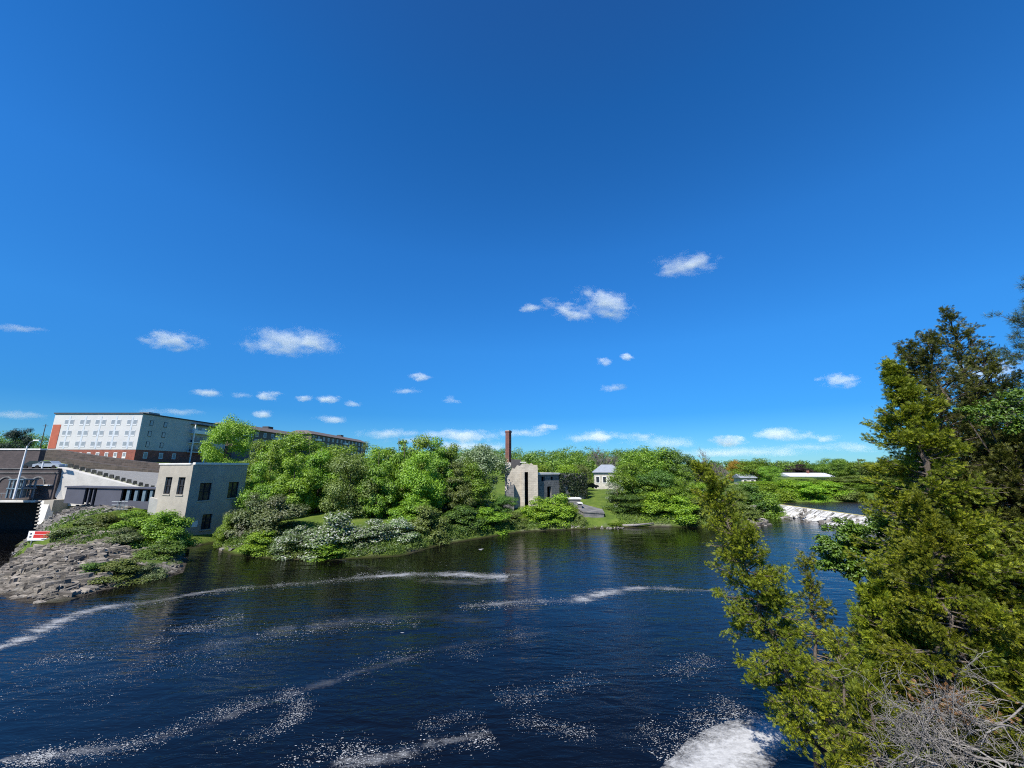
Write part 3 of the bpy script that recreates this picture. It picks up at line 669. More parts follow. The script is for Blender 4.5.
shrub(742, 502, 527, 77, 32, 'olive', 'shrub closest to the weir rocks', MS, 1)
shrub(746, 484, 512, 88, 34, 'dark', 'dark round shrub above the weir rocks', MS, 2)
shrub(765, 490, 515, 86, 28, 'maple', 'green shrub hanging over the weir end', MS, 3)
tree(737, 461, 150, 20, 'round0', 'yellow', 'small golden yellow tree on the skyline', None)
tree(752, 457, 140, 34, 'round3', 'maple', 'rounded green tree next to the golden yellow one', None)
tree(768, 466, 125, 22, 'spread0', 'maple', 'small green tree beside the pale house gable', None)
tree(776, 461, 190, 9, 'cone0', 'spruce', 'thin dark spruce on the skyline beyond the houses', None, name='spruce_tree')
tree(786, 464, 200, 8, 'cone1', 'spruce', 'short dark spruce left of the plum tree', None, name='spruce_tree')
tree(797, 464, 190, 24, 'round1', 'plum', 'plum-coloured tree behind the white bungalow', None)
tree(815, 463, 195, 22, 'round2', 'dark', 'dark tree behind the chimney of the white bungalow', None)
tree(836, 459, 150, 34, 'spread1', 'far', 'pale green tree beyond the end of the white bungalow', None)
tree(858, 457, 140, 40, 'tall0', 'maple', 'tall green tree half hidden behind the foreground cedar', None)
tree(850, 476, 115, 40, 'spread2', 'olive', 'olive tree on the pool bank next to the foreground cedar', None)
tree(885, 462, 125, 44, 'round0', 'olive', 'olive tree on the pool bank behind the foreground cedar', None)
tree(915, 458, 125, 44, 'round2', 'maple', 'green tree on the pool bank hidden deepest behind the cedars', None)
PS = 'bright shrubs on the far side of the weir pool'
for i, (a, b_, w_, lb) in enumerate([(772, 483, 30, 'bright shrub by the far end of the weir'), (790, 480, 34, 'bright shrub second from the weir on the pool bank'), (808, 482, 30, 'bright shrub below the middle of the white bungalow'),
        (826, 481, 34, 'bright shrub below the end of the white bungalow'), (845, 486, 30, 'green shrub nearest the cedar on the pool bank')]):
    shrub(a, b_, 505, 101.5 + i % 2 * 3, w_, 'bright' if i < 4 else 'olive', lb, PS, i % 4)
PT = 'low bushy trees between the weir pool and the houses'
for i, (a, b_, w_, Y_, lb) in enumerate([(762, 481, 40, 118, 'low bushy tree in front of the brown-roofed cottage'), (785, 480, 40, 122, 'low bushy tree between the cottage and the bungalow'), (806, 481, 36, 126, 'low bushy tree just below the bungalow chimney'), (828, 480, 44, 120, 'low bushy tree below the bare end of the bungalow'), (748, 484, 40, 112, 'low bushy tree below the white cottage'), (862, 478, 50, 112, 'low bushy tree nearest the cedars behind the pool')]):
    tree(a, b_, Y_, w_, 'round%d' % (i % 4), 'maple' if i % 2 else 'bright', lb, PT)
HS = 'shrubs on the slope below the white bungalow'
for i, (a, b_, w_, lb) in enumerate([(772, 479, 26, 'shrub on the slope below the brown-roofed cottage'), (788, 479.5, 24, 'shrub below the near corner of the white bungalow'), (803, 479, 26, 'shrub below the front door side of the white bungalow'), (818, 479.5, 24, 'shrub below the chimney side of the white bungalow'), (836, 478, 28, 'shrub past the far end of the white bungalow')]):
    shrub(a, b_, 490, 150, w_, 'maple' if i % 2 else 'dark', lb, HS, i % 4)
GU = 'dense trees along the front of the grove and bank'
for i, (a, b_, w_, Y_, lb) in enumerate([(266, 462, 40, 62, 'dense tree at the water side of the grove by the powerhouse'), (298, 450, 46, 62, 'dense tree right behind the first blossoming shrub'), (352, 449, 48, 61, 'dense tree right behind the largest blossoming shrub'), (380, 447, 46, 62, 'dense tree right behind the last blossoming shrub'), (422, 450, 44, 64, 'dense tree right behind the olive brown shrub'), (458, 464, 42, 68, 'low dense tree below the pale flowering tree'), (664, 478, 44, 79, 'low dense tree below the tall crown past the lawn'), (700, 480, 40, 80, 'low dense tree below the bare grey tree'), (725, 482, 36, 82, 'low dense tree between the bare grey tree and the weir')]):
    tree(a, b_, Y_, w_, ('tall%d' % (i % 3)) if i % 2 else 'round%d' % ((i + 1) % 4), ('maple', 'bright', 'olive')[i % 3], lb, GU)
# bare grey tree
def twig_tree(mb, base, d, length, rad, depth, spread=0.5, kids=(2, 4), k=4, wob=0.12, lift=0.0, rmin=0.004):
    n = 5; pts = [np.array(base, float)]; dd = np.array(d, float); dd /= np.linalg.norm(dd)
    for i in range(n):
        dd = dd + rng.normal(0, wob, 3) + np.array([0, 0, lift]); dd /= np.linalg.norm(dd); pts.append(pts[-1] + dd * length / n)
    pts = np.array(pts); mb.tube(pts, np.linspace(rad, max(rad * 0.45, rmin), n + 1), k, cap=False)
    if depth <= 0: return
    for j in range(rng.integers(kids[0], kids[1] + 1)):
        t = rng.uniform(0.25, 1.0); i = min(int(t * n), n - 1); q = pts[i] + (pts[i + 1] - pts[i]) * (t * n - i)
        nd = (pts[i + 1] - pts[i]); nd = nd / np.linalg.norm(nd) + rand_dirs(1)[0] * spread
        twig_tree(mb, q, nd, length * rng.uniform(0.45, 0.75), max(rad * 0.5, rmin), depth - 1, spread, kids, max(3, k - 1), wob, lift, rmin)
for (px, pt, Y, lb) in [(706, 458, 90, 'bare grey tree standing past the lawn'), (603, 453, 130, 'bare brown tree behind the white stone house')]:
    top = atY(px, pt, Y); gz = hz(top.x, Y)
    e = empty('bare_tree', (top.x, Y, gz), lb, 'tree')
    t = MB()
    for q in range(5):
        twig_tree(t, (0, 0, 0), (rng.normal(0, 0.16), rng.normal(0, 0.16), 1), (top.z - gz) * 0.62, 0.14, 5, 0.6, (3, 4), 4, 0.08, 0.03, 0.022)
    o = t.build('trunk', M['grey_twig']); o.parent = e

# far woods (nobody could count these)
def woods(name, spots, n, size, lm, label):
    mb = MB()
    for (x, y, h, wd) in spots:
        z = hz(x, y); cen, rad = crown_clumps(16, 'round', (0.14, 0.24))
        c = cen * np.array([wd, wd, h]) + np.array([x, y, z]); mb.quads(clump_leaves(c, rad * (wd + h) * 0.5, n, size))
    return tag(mb.build(name, L[lm]), label, 'woods', kind='stuff')
def band(px0, px1, Y0, Y1, n, pt, jitter=3, wpx=(24, 34)):
    o = []
    for i in range(n):
        px = rng.uniform(px0, px1); Y = rng.uniform(Y0, Y1); top = atY(px, pt + rng.uniform(-jitter, jitter), Y); g_ = hz(top.x, Y)
        if top.z - g_ > 3: o.append((top.x, Y, top.z - g_, rng.uniform(*wpx) / 395 * Y))
    return o
woods('woods', band(430, 660, 210, 300, 70, 449, 2.5, (28, 40)) + band(430, 640, 125, 180, 40, 458, 4, (28, 44)), 900, 0.75, 'far', 'wooded hill far behind the ruined mill')
woods('woods', band(640, 960, 190, 330, 90, 463, 3, (18, 30)), 700, 0.8, 'far', 'line of distant woods beyond the weir')
woods('woods', band(-30, 62, 230, 300, 30, 436, 3, (20, 30)), 800, 0.8, 'far', 'woods on the skyline beside the white apartment block')
woods('woods', band(190, 300, 100, 118, 12, 463, 4), 800, 0.5, 'far', 'wooded slope behind the powerhouse')
tree(20, 426, 190, 22, 'round3', 'spruce', 'dark rounded tree on the skyline past the brown wall')
tree(534, 462, 92, 40, 'round3', 'bright', 'yellow-green tree right behind the ruined mill', None)
tree(562, 464, 96, 44, 'round1', 'bright', 'yellow-green tree behind the ivy-covered wall', None)
tree(580, 464, 104, 22, 'round2', 'olive', 'olive tree between the ivy wall and the white stone house', None)

sgY = min(np.arange(38, 54, 0.25), key=lambda Y: abs(hz(atY(39, 542, Y).x, Y) + 0.15 - atY(39, 542, Y).z)); sgX = atY(39, 536, sgY).x
# undergrowth hugging the shore
def undergrowth(name, pts, n, h, size, lm, label, off=(0.2, 2.5), ykeep=None):
    c = catmull([np.array(p) for p in pts], 20); i = rng.integers(0, len(c) - 1, n); t = rng.random(n)[:, None]
    d = c[i + 1] - c[i]; nn = np.stack([-d[:, 1], d[:, 0]], 1); nn /= np.linalg.norm(nn, axis=1)[:, None] + 1e-9
    pos = c[i] * (1 - t) + c[i + 1] * t + nn * rng.uniform(*off, n)[:, None]
    z = height(pos); ok = (z > 0.05) & (poly_dist(pos, RIVER) > 0.05); ok &= ~((pos[:, 0] > 10.5) & (pos[:, 0] < 18.5) & (pos[:, 1] > 69.6) & (pos[:, 1] < 73)); ok &= ~((np.abs(pos[:, 0] - sgX * pos[:, 1] / sgY) < 1.5) & (pos[:, 1] < sgY + 0.3) & (pos[:, 1] > sgY - 5)); pos, z = pos[ok], z[ok]
    hh = h * (0.4 + 0.9 * fbm(pos[:, 0] * 0.6, pos[:, 1] * 0.6, 6)) * rng.random(len(pos)) ** 0.7
    nr = rand_dirs(len(pos)) * np.array([1, 1, 0.5]); nr /= np.linalg.norm(nr, axis=1)[:, None]
    mb = MB(); mb.quads(leaf_quads(np.column_stack([pos, z + hh]), nr, size * rng.uniform(0.6, 1.4, len(pos)), 0.4))
    return tag(mb.build(name, L[lm]), label, 'undergrowth', kind='stuff')
undergrowth('undergrowth', [(-37.1,52.2),(-29.5,47.7),(-20.2,46.3),(-13,48.3),(-9.6,54.8),(-6,58.5),(1.3,65.5),(11.4,68.6),(22.2,70.9),(32.5,70.9),(42,70.8)], 15000, 0.9, 0.26, 'grass', 'grass and weeds fringing the far shore')
undergrowth('undergrowth', [(-56,49),(-50,48.5),(-44,48.5),(-38,47)], 5000, 0.7, 0.24, 'grass', 'grass on top of the rocky islet', (-3.0, 4.0))
undergrowth('undergrowth', [(-54,45.5),(-48,45),(-45,45)], 1500, 0.35, 0.2, 'grass', 'grass patch beside the warning sign', (-1.5, 2.0))
IS = 'shrubs on the rocky islet'
shrub(86, 518, 540, 48.5, 40, 'brownish', 'dusty mauve shrub on the crest of the rocky islet', IS, 0)
shrub(112, 514, 540, 49.5, 34, 'olive', 'olive shrub on the islet crest below the grey shed', IS, 1)
shrub(140, 511, 540, 49.5, 40, 'maple', 'green shrub on the islet near the powerhouse corner', IS, 2)
shrub(168, 510, 548, 48, 42, 'maple', 'dense green shrub hugging the powerhouse corner', IS, 3)
shrub(160, 540, 566, 44.5, 40, 'grass', 'light green low shrub on the islet slope facing the powerhouse', IS, 0)
shrub(128, 528, 556, 45.5, 34, 'brownish', 'greyish shrub half way down the rocky islet', IS, 2)
shrub(95, 562, 590, 37.0, 30, 'dark', 'dark round shrub at the waterline of the rocky islet', IS, 1)
shrub(126, 558, 588, 38.0, 44, 'olive', 'sprawling olive shrub at the waterline of the rocky islet', IS, 3)
shrub(152, 562, 583, 39.0, 26, 'brownish', 'small brownish shrub at the islet tip', IS, 0)
shrub(178, 530, 555, 47.5, 20, 'dark', 'dark little shrub in the gap before the powerhouse', IS, 1)

M['bedrock'] = plain('bedrock', (0.32,0.285,0.24), (0.10,0.09,0.076), 0.9, 0.95, 1.0, 4, stretch=(0.6,1.4,2.5))
vary(M['bedrock'], (0.45, 0.44, 0.43), (1.35, 1.32, 1.28))
def slabs(name, n, label):
    mb = MB(); made = 0
    while made < n:
        x, y = rng.uniform(-54, -31), rng.uniform(31, 48); q = np.array([(x, y)]); dd = poly_dist(q, RIVER)[0]
        if not (0.1 < dd < 9) or rockmask(q)[0] < 0.25 or (x > -38 and y > 40.0): continue
        made += 1; L1, W1, T1 = rng.uniform(0.16, 0.95) * (0.4 + 0.7 * rng.random()), rng.uniform(0.10, 0.36), rng.uniform(0.08, 0.26)
        k = rng.integers(5, 8); th = np.sort(rng.random(k)) * 2 * np.pi; r_ = 0.75 + 0.35 * rng.random(k)
        P_ = np.stack([np.cos(th) * r_ * L1, np.sin(th) * r_ * W1], 1); a = 0.53 + rng.normal(0, 0.22); ca, sa = math.cos(a), math.sin(a); z0 = hz(x, y) - 0.06
        tx, ty = rng.normal(-0.05, 0.07), 0.22 + rng.normal(0, 0.09)
        top = [(x + p[0] * ca - p[1] * sa, y + p[0] * sa + p[1] * ca, z0 + T1 * 0.75 + p[0] * tx + p[1] * ty) for p in P_]
        bot = [(v[0] + rng.normal(0, .04), v[1] + rng.normal(0, .04), v[2] - T1 - 0.25) for v in top]
        mb.raw(bot + top, [tuple(range(k))[::-1], tuple(range(k, 2 * k))] + [(i, (i + 1) % k, k + (i + 1) % k, k + i) for i in range(k)])
    return tag(mb.build(name, M['bedrock']), label, 'rocks', kind='stuff')
slabs('bedrock_ledges', 1050, 'fractured tilted ledges of the rocky islet')
# rubble (riprap below the shed, loose slabs of the islet, shore rocks)
def stones(name, spots, label, mat='rubble'):
    mb = MB()
    for q_ in spots:
        x, y, r = q_[:3]; z = q_[3] if len(q_) > 3 else hz(x, y); d = rand_dirs(8 + 0); n = 8
        cube = np.array([(-1,-1,-1),(1,-1,-1),(1,1,-1),(-1,1,-1),(-1,-1,1),(1,-1,1),(1,1,1),(-1,1,1)], float)
        v = cube * rng.uniform(0.45, 1.0, (8, 3)) * np.array([r * 1.3, r * rng.uniform(0.4, 0.9), r * rng.uniform(0.2, 0.55)])
        a = rng.normal(0.53, 0.5); ca, sa = math.cos(a), math.sin(a); tl = rng.normal(0, 0.25)
        v = np.column_stack([v[:, 0] * ca - v[:, 1] * sa, v[:, 0] * sa + v[:, 1] * ca, v[:, 2] + v[:, 0] * tl]) + np.array([x, y, z + r * 0.15])
        mb.raw(v, [(3,2,1,0),(4,5,6,7),(0,1,5,4),(1,2,6,5),(2,3,7,6),(3,0,4,7)])
    return tag(mb.build(name, M[mat]), label, 'rocks', kind='stuff')
sp_ = [(x, y, rng.uniform(0.14, 0.42)) for x, y in zip(rng.uniform(-68.5, -53, 1500), rng.uniform(49, 61.5, 1500)) if x + 68.5 > (60.5 - y) * 0.8]
stones('rubble', sp_, 'broken stone bank below the grey shed')
sp_ = []
while len(sp_) < 350:
    x, y = rng.uniform(-54, -31), rng.uniform(31, 47)
    if 0 < poly_dist(np.array([(x, y)]), RIVER)[0] < 7 and rockmask(np.array([(x, y)]))[0] > 0.15: sp_.append((x, y, rng.uniform(0.05, 0.2) * (1.9 if rng.random() < 0.06 else 1)))
stones('rubble', sp_, 'loose slabs and stones on the rocky islet')
sp_ = [(rng.uniform(40, 56), rng.uniform(69, 92), rng.uniform(0.15, 0.8)) for _ in range(220)]
sp_ += [(atz(px, 529 + rng.uniform(-1, 1))[0], atz(px, 529)[1] + rng.uniform(0, 1.0), rng.uniform(0.12, 0.4)) for px in rng.uniform(500, 760, 160)]
sp_ += [(-37 + t * 14 + rng.normal(0, .3), 52 - t * 5 + rng.normal(0, .3), rng.uniform(0.1, 0.35)) for t in rng.random(60)]
stones('rubble', sp_, 'pale rocks along the shore and below the weir')
sp_ = []
for _ in range(80):
    yq = rng.uniform(63, 97); uq = rng.random(); sp_.append((61 - uq * (3 + 5 * rng.random()), yq, rng.uniform(0.15, 0.6), 1.7 * (1 - uq) ** 1.15 - 0.1))
stones('rubble', sp_, 'dark rocks breaking the white water of the weir')
d = MB(); a0 = atz(636, 527.5)
d.tube([(a0.x - 2.2, a0.y + 0.5, 0.25), (a0.x, a0.y + 0.2, 0.35), (a0.x + 3.4, a0.y + 0.9, 0.6)], [0.22, 0.2, 0.1], 7)
tag(d.build('driftwood', M['dead_wood'], None, True), 'bleached driftwood log on the shore past the lawn', 'driftwood')

# ------------------------------------------------------------------ powerhouse
C0 = Vector((-43.4, 54.0, 0)); ua = Vector((-0.93, 0.368, 0)).normalized(); ub = Vector((0.368, 0.93, 0)).normalized(); up = Vector((0, 0, 1)); S = 7.5; TOP = 10.45
ph = empty('powerhouse', C0, 'square concrete powerhouse with boarded windows standing in the water', 'powerhouse')
def wall_with_holes(mb, o, u, n, w, z0, z1, th, holes):
    """wall slab along u, outward normal n, cut by rectangular holes (s0,s1,za,zb)"""
    ss = sorted({0, w, *[h[0] for h in holes], *[h[1] for h in holes]}); zs = sorted({z0, z1, *[h[2] for h in holes], *[h[3] for h in holes]})
    for i in range(len(ss) - 1):
        run = None
        for j in range(len(zs) - 1):
            hole = any(h[0] <= ss[i] + 1e-6 and h[1] >= ss[i + 1] - 1e-6 and h[2] <= zs[j] + 1e-6 and h[3] >= zs[j + 1] - 1e-6 for h in holes)
            if not hole and run is None: run = zs[j]
            if (hole or j == len(zs) - 2) and run is not None:
                mb.frame_box(o, u, n, up, (ss[i], -th, run), (ss[i + 1], 0, zs[j] if hole else zs[j + 1])); run = None
HB = [(1.25, 2.8, 5.6, 7.95), (5.1, 6.6, 5.7, 7.95), (2.2, 3.5, 1.7, 3.7)]
HA = [(1.2, 2.7, 6.45, 8.75), (4.1, 5.6, 6.45, 8.75)]
wl = MB()
wall_with_holes(wl, C0, ub, -ua, S, -1.5, TOP, 0.35, HB)
wall_with_holes(wl, C0 + ua * 0.352, ua, -ub, S - 0.352, -1.5, TOP - 0.002, 0.35, [(h[0] - 0.352, h[1] - 0.352, h[2], h[3]) for h in HA])
wl.frame_box(C0, ua, ub, up, (0.36, S - 0.35, -1.5), (S, S, TOP - 0.004))
wl.frame_box(C0, ua, ub, up, (S - 0.35, 0.352, -1.5), (S, S - 0.352, TOP - 0.006))
part(wl, 'wall', M['concrete'], ph)
rf = MB(); rf.frame_box(C0, ua, ub, up, (0.36, 0.36, TOP - 0.5), (S - 0.36, S - 0.36, TOP - 0.25)); part(rf, 'roof', M['roofing'], ph)
cp = MB(); cp.frame_box(C0, ua, ub, up, (-0.12, 0.15, TOP + 0.002), (0.42, S + 0.12, TOP + 0.28)); part(cp, 'coping', M['coping'], ph)
cp = MB(); cp.frame_box(C0, ua, ub, up, (0.44, -0.12, TOP + 0.002), (S + 0.12, 0.42, TOP + 0.2)); part(cp, 'coping', M['coping'], ph)
def boarded(o, u, n, h, root):
    f = MB(); s0, s1, za, zb = h; t = 0.09
    for (a, b_, c_, d_) in [(s0 + .002, s0 + t, za, zb), (s1 - t, s1 - .002, za, zb), (s0 + t, s1 - t, za, za + t), (s0 + t, s1 - t, zb - t, zb), ((s0 + s1) / 2 - .04, (s0 + s1) / 2 + .04, za + t, zb - t), (s0 + t, (s0+s1)/2 - .04, (za + zb) / 2 - .04, (za + zb) / 2 + .04), ((s0+s1)/2 + .04, s1 - t, (za + zb) / 2 - .04, (za + zb) / 2 + .04)]:
        f.frame_box(o, u, n, up, (a, -0.28, c_), (b_, -0.2, d_))
    w = part(f, 'window', M['boarded'], root)
    pn = MB(); pn.frame_box(o, u, n, up, (s0 + .003, -0.33, za + .003), (s1 - .003, -0.29, zb - .003)); subpart(pn, 'pane', M['glass'], w)
    si = MB(); si.frame_box(o, u, n, up, (s0 - 0.1, -0.18, za - 0.16), (s1 + 0.1, 0.1, za - 0.002)); subpart(si, 'sill', M['concrete'], w)
for h in HB: boarded(C0, ub, -ua, h, ph)
for h in HA: boarded(C0, ua, -ub, h, ph)
pq = MB(); pq.frame_box(C0, ub, -ua, up, (1.0, 0.003, 2.2), (1.7, 0.05, 3.0)); part(pq, 'notice_plate', M['white_trim'], ph)

# ------------------------------------------------------------------ apartment block
AD = 120.0
A1 = atY(143, 414, AD); A0 = atY(55.5, 414.5, AD); x0, x1, zt = A0.x, A1.x, A1.z; Y2 = 157.0
zb = atY(140, 449.5, AD).z; sto = (zt - 0.9 - zb) / 3
ap = empty('apartment_block', ((x0 + x1) / 2, AD, zb), 'pale four-storey apartment block with red brick ground floor and grey end wing', 'apartment block')
b = MB(); b.box((x0, AD, zb), (x1, AD + 0.4, zt)); b.box((x0, AD + 0.402, zb), (x0 + 0.4, Y2, zt - 0.002)); part(b, 'wall', M['cladding'], ap)
b = MB(); b.box((x1 - 0.4, AD + 0.402, zb), (x1, Y2, zt - 0.004)); b.box((x0 + .402, Y2 - .4, zb), (x1 - .402, Y2, zt - 0.006)); tag(part(b, 'side_wall', M['grey_siding'], ap), 'blue-grey ribbed side wall')
b = MB(); b.box((x0 + 0.05, AD + 0.05, 9.5), (x1 - 0.05, Y2 - 0.05, zb - 0.002)); part(b, 'brick_base', M['red_brick'], ap)
b = MB(); b.box((x0 - 0.25, AD - 0.25, zt + 0.002), (x1 + 0.25, Y2, zt + 0.4)); part(b, 'roof', M['roofing'], ap)
b = MB(); b.box((x1 - 5, AD + 4, zt + 0.4), (x1 - 2, AD + 8, zt + 1.2)); part(b, 'rooftop_unit', M['steel'], ap)
b = MB(); b.box((x1 - 9, AD + 7, zt + 0.4), (x1 - 7, AD + 9, zt + 1.0)); part(b, 'rooftop_unit', M['steel'], ap)
b = MB(); b.box((x0 + 0.2, AD - 0.08, zb + 0.3), (x0 + 2.6, AD - 0.002, zt - 3.3)); part(b, 'brick_panel', M['rust_panel'], ap)
wcols = [0.15,0.21,0.325,0.395,0.50,0.575,0.68,0.745,0.86,0.93]
for r_ in range(3):
    zz = zb + r_ * sto + 0.75
    for i, fr in enumerate(wcols):
        xx_ = x0 + fr * (x1 - x0)
        f = MB(); w_, h_ = 0.62, 1.75
        f.box((xx_ - w_, AD - 0.07, zz), (xx_ + w_, AD - 0.002, zz + h_)); wf = part(f, 'window', M['pale_trim'], ap)
        pn = MB(); pn.box((xx_ - w_ + 0.12, AD - 0.095, zz + 0.45), (xx_ + w_ - 0.12, AD - 0.072, zz + h_ - 0.12)); subpart(pn, 'pane', M['apt_glass'], wf)
M['pale_panel'] = plain('pale_blue_panel', (0.53,0.57,0.61), (0.47,0.51,0.55), 0.5, 0.5)
for fr0, fr1 in ((0.18,0.18),(0.36,0.36),(0.5375,0.5375),(0.7125,0.7125),(0.895,0.895)):
    xx_ = x0 + fr0 * (x1 - x0)
    f = MB(); f.box((xx_ - 0.25, AD - 0.05, zb + 0.2), (xx_ + 0.25, AD - 0.003, zt - 0.7)); part(f, 'panel_strip', M['pale_panel'], ap)
for i in range(7):
    xx_ = x0 + (0.28 + 0.1 * i) * (x1 - x0); za = zb - 1.75
    f = MB(); f.box((xx_ - 0.55, AD - 0.02, za - 0.9), (xx_ + 0.55, AD + 0.048, za + 0.9)); wf = part(f, 'window', M['white_trim'], ap)
    pn = MB(); pn.box((xx_ - 0.4, AD - 0.05, za - 0.3), (xx_ + 0.4, AD - 0.022, za + 0.75)); subpart(pn, 'pane', M['apt_glass'], wf)
for r_ in range(3):
    for yy_ in (AD + 3.5, AD + 8.5):
        zz = zb + r_ * sto + 0.9; f = MB(); f.box((x1 + 0.002, yy_ - 0.6, zz), (x1 + 0.06, yy_ + 0.6, zz + 1.7)); wf = part(f, 'window', M['boarded'], ap)
        pn = MB(); pn.box((x1 + 0.062, yy_ - 0.45, zz + 0.12), (x1 + 0.085, yy_ + 0.45, zz + 1.58)); subpart(pn, 'pane', M['apt_glass'], wf)
for yy_ in (AD + 3.5, AD + 9.0, AD + 14):
    f = MB(); f.box((x1 - 0.048, yy_ - 0.7, zb - 2.6), (x1 + 0.02, yy_ + 0.7, zb - 0.7)); wf = part(f, 'window', M['white_trim'], ap)
    pn = MB(); pn.box((x1 + 0.022, yy_ - 0.55, zb - 2.4), (x1 + 0.045, yy_ + 0.55, zb - 0.85)); subpart(pn, 'pane', M['apt_glass'], wf)
yb0, yb1 = AD + 19, AD + 31
for r_ in range(3):
    zz = zb + r_ * sto
    f = MB(); f.box((x1 + 0.002, yb0, zz - 0.1), (x1 + 1.7, yb1, zz + 0.12)); bl = part(f, 'balcony', M['white_trim'], ap)
    g_ = MB(); g_.box((x1 + 1.62, yb0 + 0.05, zz + 0.122), (x1 + 1.68, yb1 - 0.05, zz + 1.1)); subpart(g_, 'guard_panel', M['white_trim'] if r_ == 2 else M['glass'], bl)
    for q in range(3):
        ya = yb0 + 0.8 + q * 4; dd = MB(); dd.box((x1 + 0.002, ya, zz + 0.13), (x1 + 0.06, ya + 2.4, zz + 2.3)); part(dd, 'patio_door', M['white_trim'] if (r_ == 2 and q < 2) else M['glass'], ap)
for yy_ in (yb0 - 0.2, (yb0 + yb1) / 2, yb1 + 0.05):
    f = MB(); f.box((x1 + 1.45, yy_, 9.6), (x1 + 1.75, yy_ + 0.3, zt - 1.2 if yy_ < yb0 else zb - 0.11)); part(f, 'post', M['white_trim'], ap)
f = MB(); f.box((x1 + 0.002, yb0 - 0.3, zt - 1.2), (x1 + 1.9, yb1 + 0.3, zt - 0.95)); part(f, 'canopy', M['roofing'], ap)

def brown_block(pxa, pya, pxb, pyb, X, label, gable):
    Ya = X * ray(pxa, pya)[1] / ray(pxa, pya)[0]; Yb = X * ray(pxb, pyb)[1] / ray(pxb, pyb)[0]
    zt2 = 0.5 * (atY(pxa, pya, Ya).z + atY(pxb, pyb, Yb).z); e = empty('apartment_block', (X, Ya, 11), label, 'apartment block')
    b = MB(); b.box((X - 14, Ya, 10), (X, Yb, zt2 - 2.2)); part(b, 'wall', M['taupe_siding'], e)
    b = MB(); b.raw([(X + 0.9, Ya - 0.8, zt2 - 2.198), (X + 0.9, Yb + 0.8, zt2 - 2.198), (X - 15, Yb + 0.8, zt2 - 2.198), (X - 15, Ya - 0.8, zt2 - 2.198), (X - 3.5, Ya + 2, zt2), (X - 3.5, Yb - 2, zt2), (X - 10, Yb - 2, zt2), (X - 10, Ya + 2, zt2)],
                    [(3,2,1,0),(4,5,6,7),(0,1,5,4),(1,2,6,5),(2,3,7,6),(3,0,4,7)]); part(b, 'roof', M['brown_shingle'], e)
    n = max(3, int((Yb - Ya) / 6))
    for r_ in range(3):
        for q in range(n):
            ya = Ya + 1.5 + q * (Yb - Ya - 3) / n; zz = zt2 - 5.0 - r_ * 3.2
            f = MB(); f.box((X + 0.002, ya, zz), (X + 0.08, ya + 2.2, zz + 2.0)); w_ = part(f, 'window', M['white_trim'], e)
            pn = MB(); pn.box((X + 0.082, ya + 0.15, zz + 0.15), (X + 0.11, ya + 2.05, zz + 1.85)); subpart(pn, 'pane', M['glass'], w_)
    for q in range(2):
        ya = Ya + 4 + q * (Yb - Ya) * 0.45; zz = zt2 - 5.4
        f = MB(); f.box((X + 0.112, ya, zz - 0.2), (X + 1.6, ya + 5, zz + 0.9)); part(f, 'balcony', M['white_trim'], e)
    b = MB(); b.box((X - 8, Ya + 0.6 * (Yb - Ya), zt2 + .002), (X - 5, Ya + 0.6 * (Yb - Ya) + 4, zt2 + 1.3)); part(b, 'rooftop_unit', M['roofing'], e)
M['brown_shingle'] = plain('brown_shingle', (0.15,0.125,0.115), (0.11,0.09,0.083), 1.2, 0.9, 0.3, 5)
brown_block(236, 424, 300, 431, x1 - 1.0, 'brown-roofed apartment block behind the round bright tree', True)
brown_block(312, 431.5, 366, 439, x1 + 4, 'farther brown-roofed apartment block above the grove', False)

# ------------------------------------------------------------------ brown brick building over the tailrace, upper wall, walls and ramp
WY = 61.0
a = atY(58, 468, WY); xr = atY(56, 485, WY).x
bh = empty('brick_building', (xr, WY, 5), 'long brown brick building with blind arches over a dark tailrace', 'building')
zt_ = atY(30, 468.5, WY).z; zl = atY(30, 499.5, WY).z
b = MB(); b.box((-150, WY, zl), (xr, WY + 0.8, zt_)); wl_ = part(b, 'wall', M['brown_brick'], bh)
for px in (6, 21, 38):
    c_ = atY(px, 482, WY); rr, rr2 = 1.15, 0.98; z0_ = c_.z - 0.6
    arc = [(math.cos(t), math.sin(t)) for t in np.linspace(0, math.pi, 13)]
    P_ = [(c_.x + rr * q[0], z0_ + 0.3 + rr * q[1]) for q in arc]; P_i = [(c_.x + rr2 * q[0], z0_ + 0.3 + rr2 * q[1]) for q in arc]
    m_ = MB(); vv = [(p[0], WY - 0.12, p[1]) for p in P_] + [(p[0], WY - 0.12, p[1]) for p in P_i] + [(p[0], WY + 0.02, p[1]) for p in P_] + [(p[0], WY + 0.02, p[1]) for p in P_i]; k = 13
    fc = []
    for i in range(k - 1): fc += [(i, i + 1, k + i + 1, k + i), (2*k + i, 2*k + i + 1, i + 1, i), (k + i, k + i + 1, 3*k + i + 1, 3*k + i)]
    m_.raw(vv, fc); part(m_, 'arch', M['ruin_stone'], bh)
for (py, t_) in ((468.3, 0.12), (472.5, 0.1)):
    zc = atY(30, py, WY).z; m_ = MB(); m_.box((-150, WY - 0.14, zc - t_), (xr + 0.05, WY - 0.002, zc)); part(m_, 'string_course', M['ruin_stone'], bh)
zc = atY(40, 485, WY - .5).z; m_ = MB(); m_.box((atY(28, 485, WY).x, WY - 0.45, zc - 0.1), (atY(53, 485, WY).x, WY - 0.002, zc + 0.04)); part(m_, 'ledge', M['coping'], bh)
m_ = MB(); m_.box((-150, WY - 0.8, zl - 0.35), (atY(42, 499, WY).x, WY - 0.002, zl - 0.05)); part(m_, 'deck_edge', M['pale_concrete'], bh)
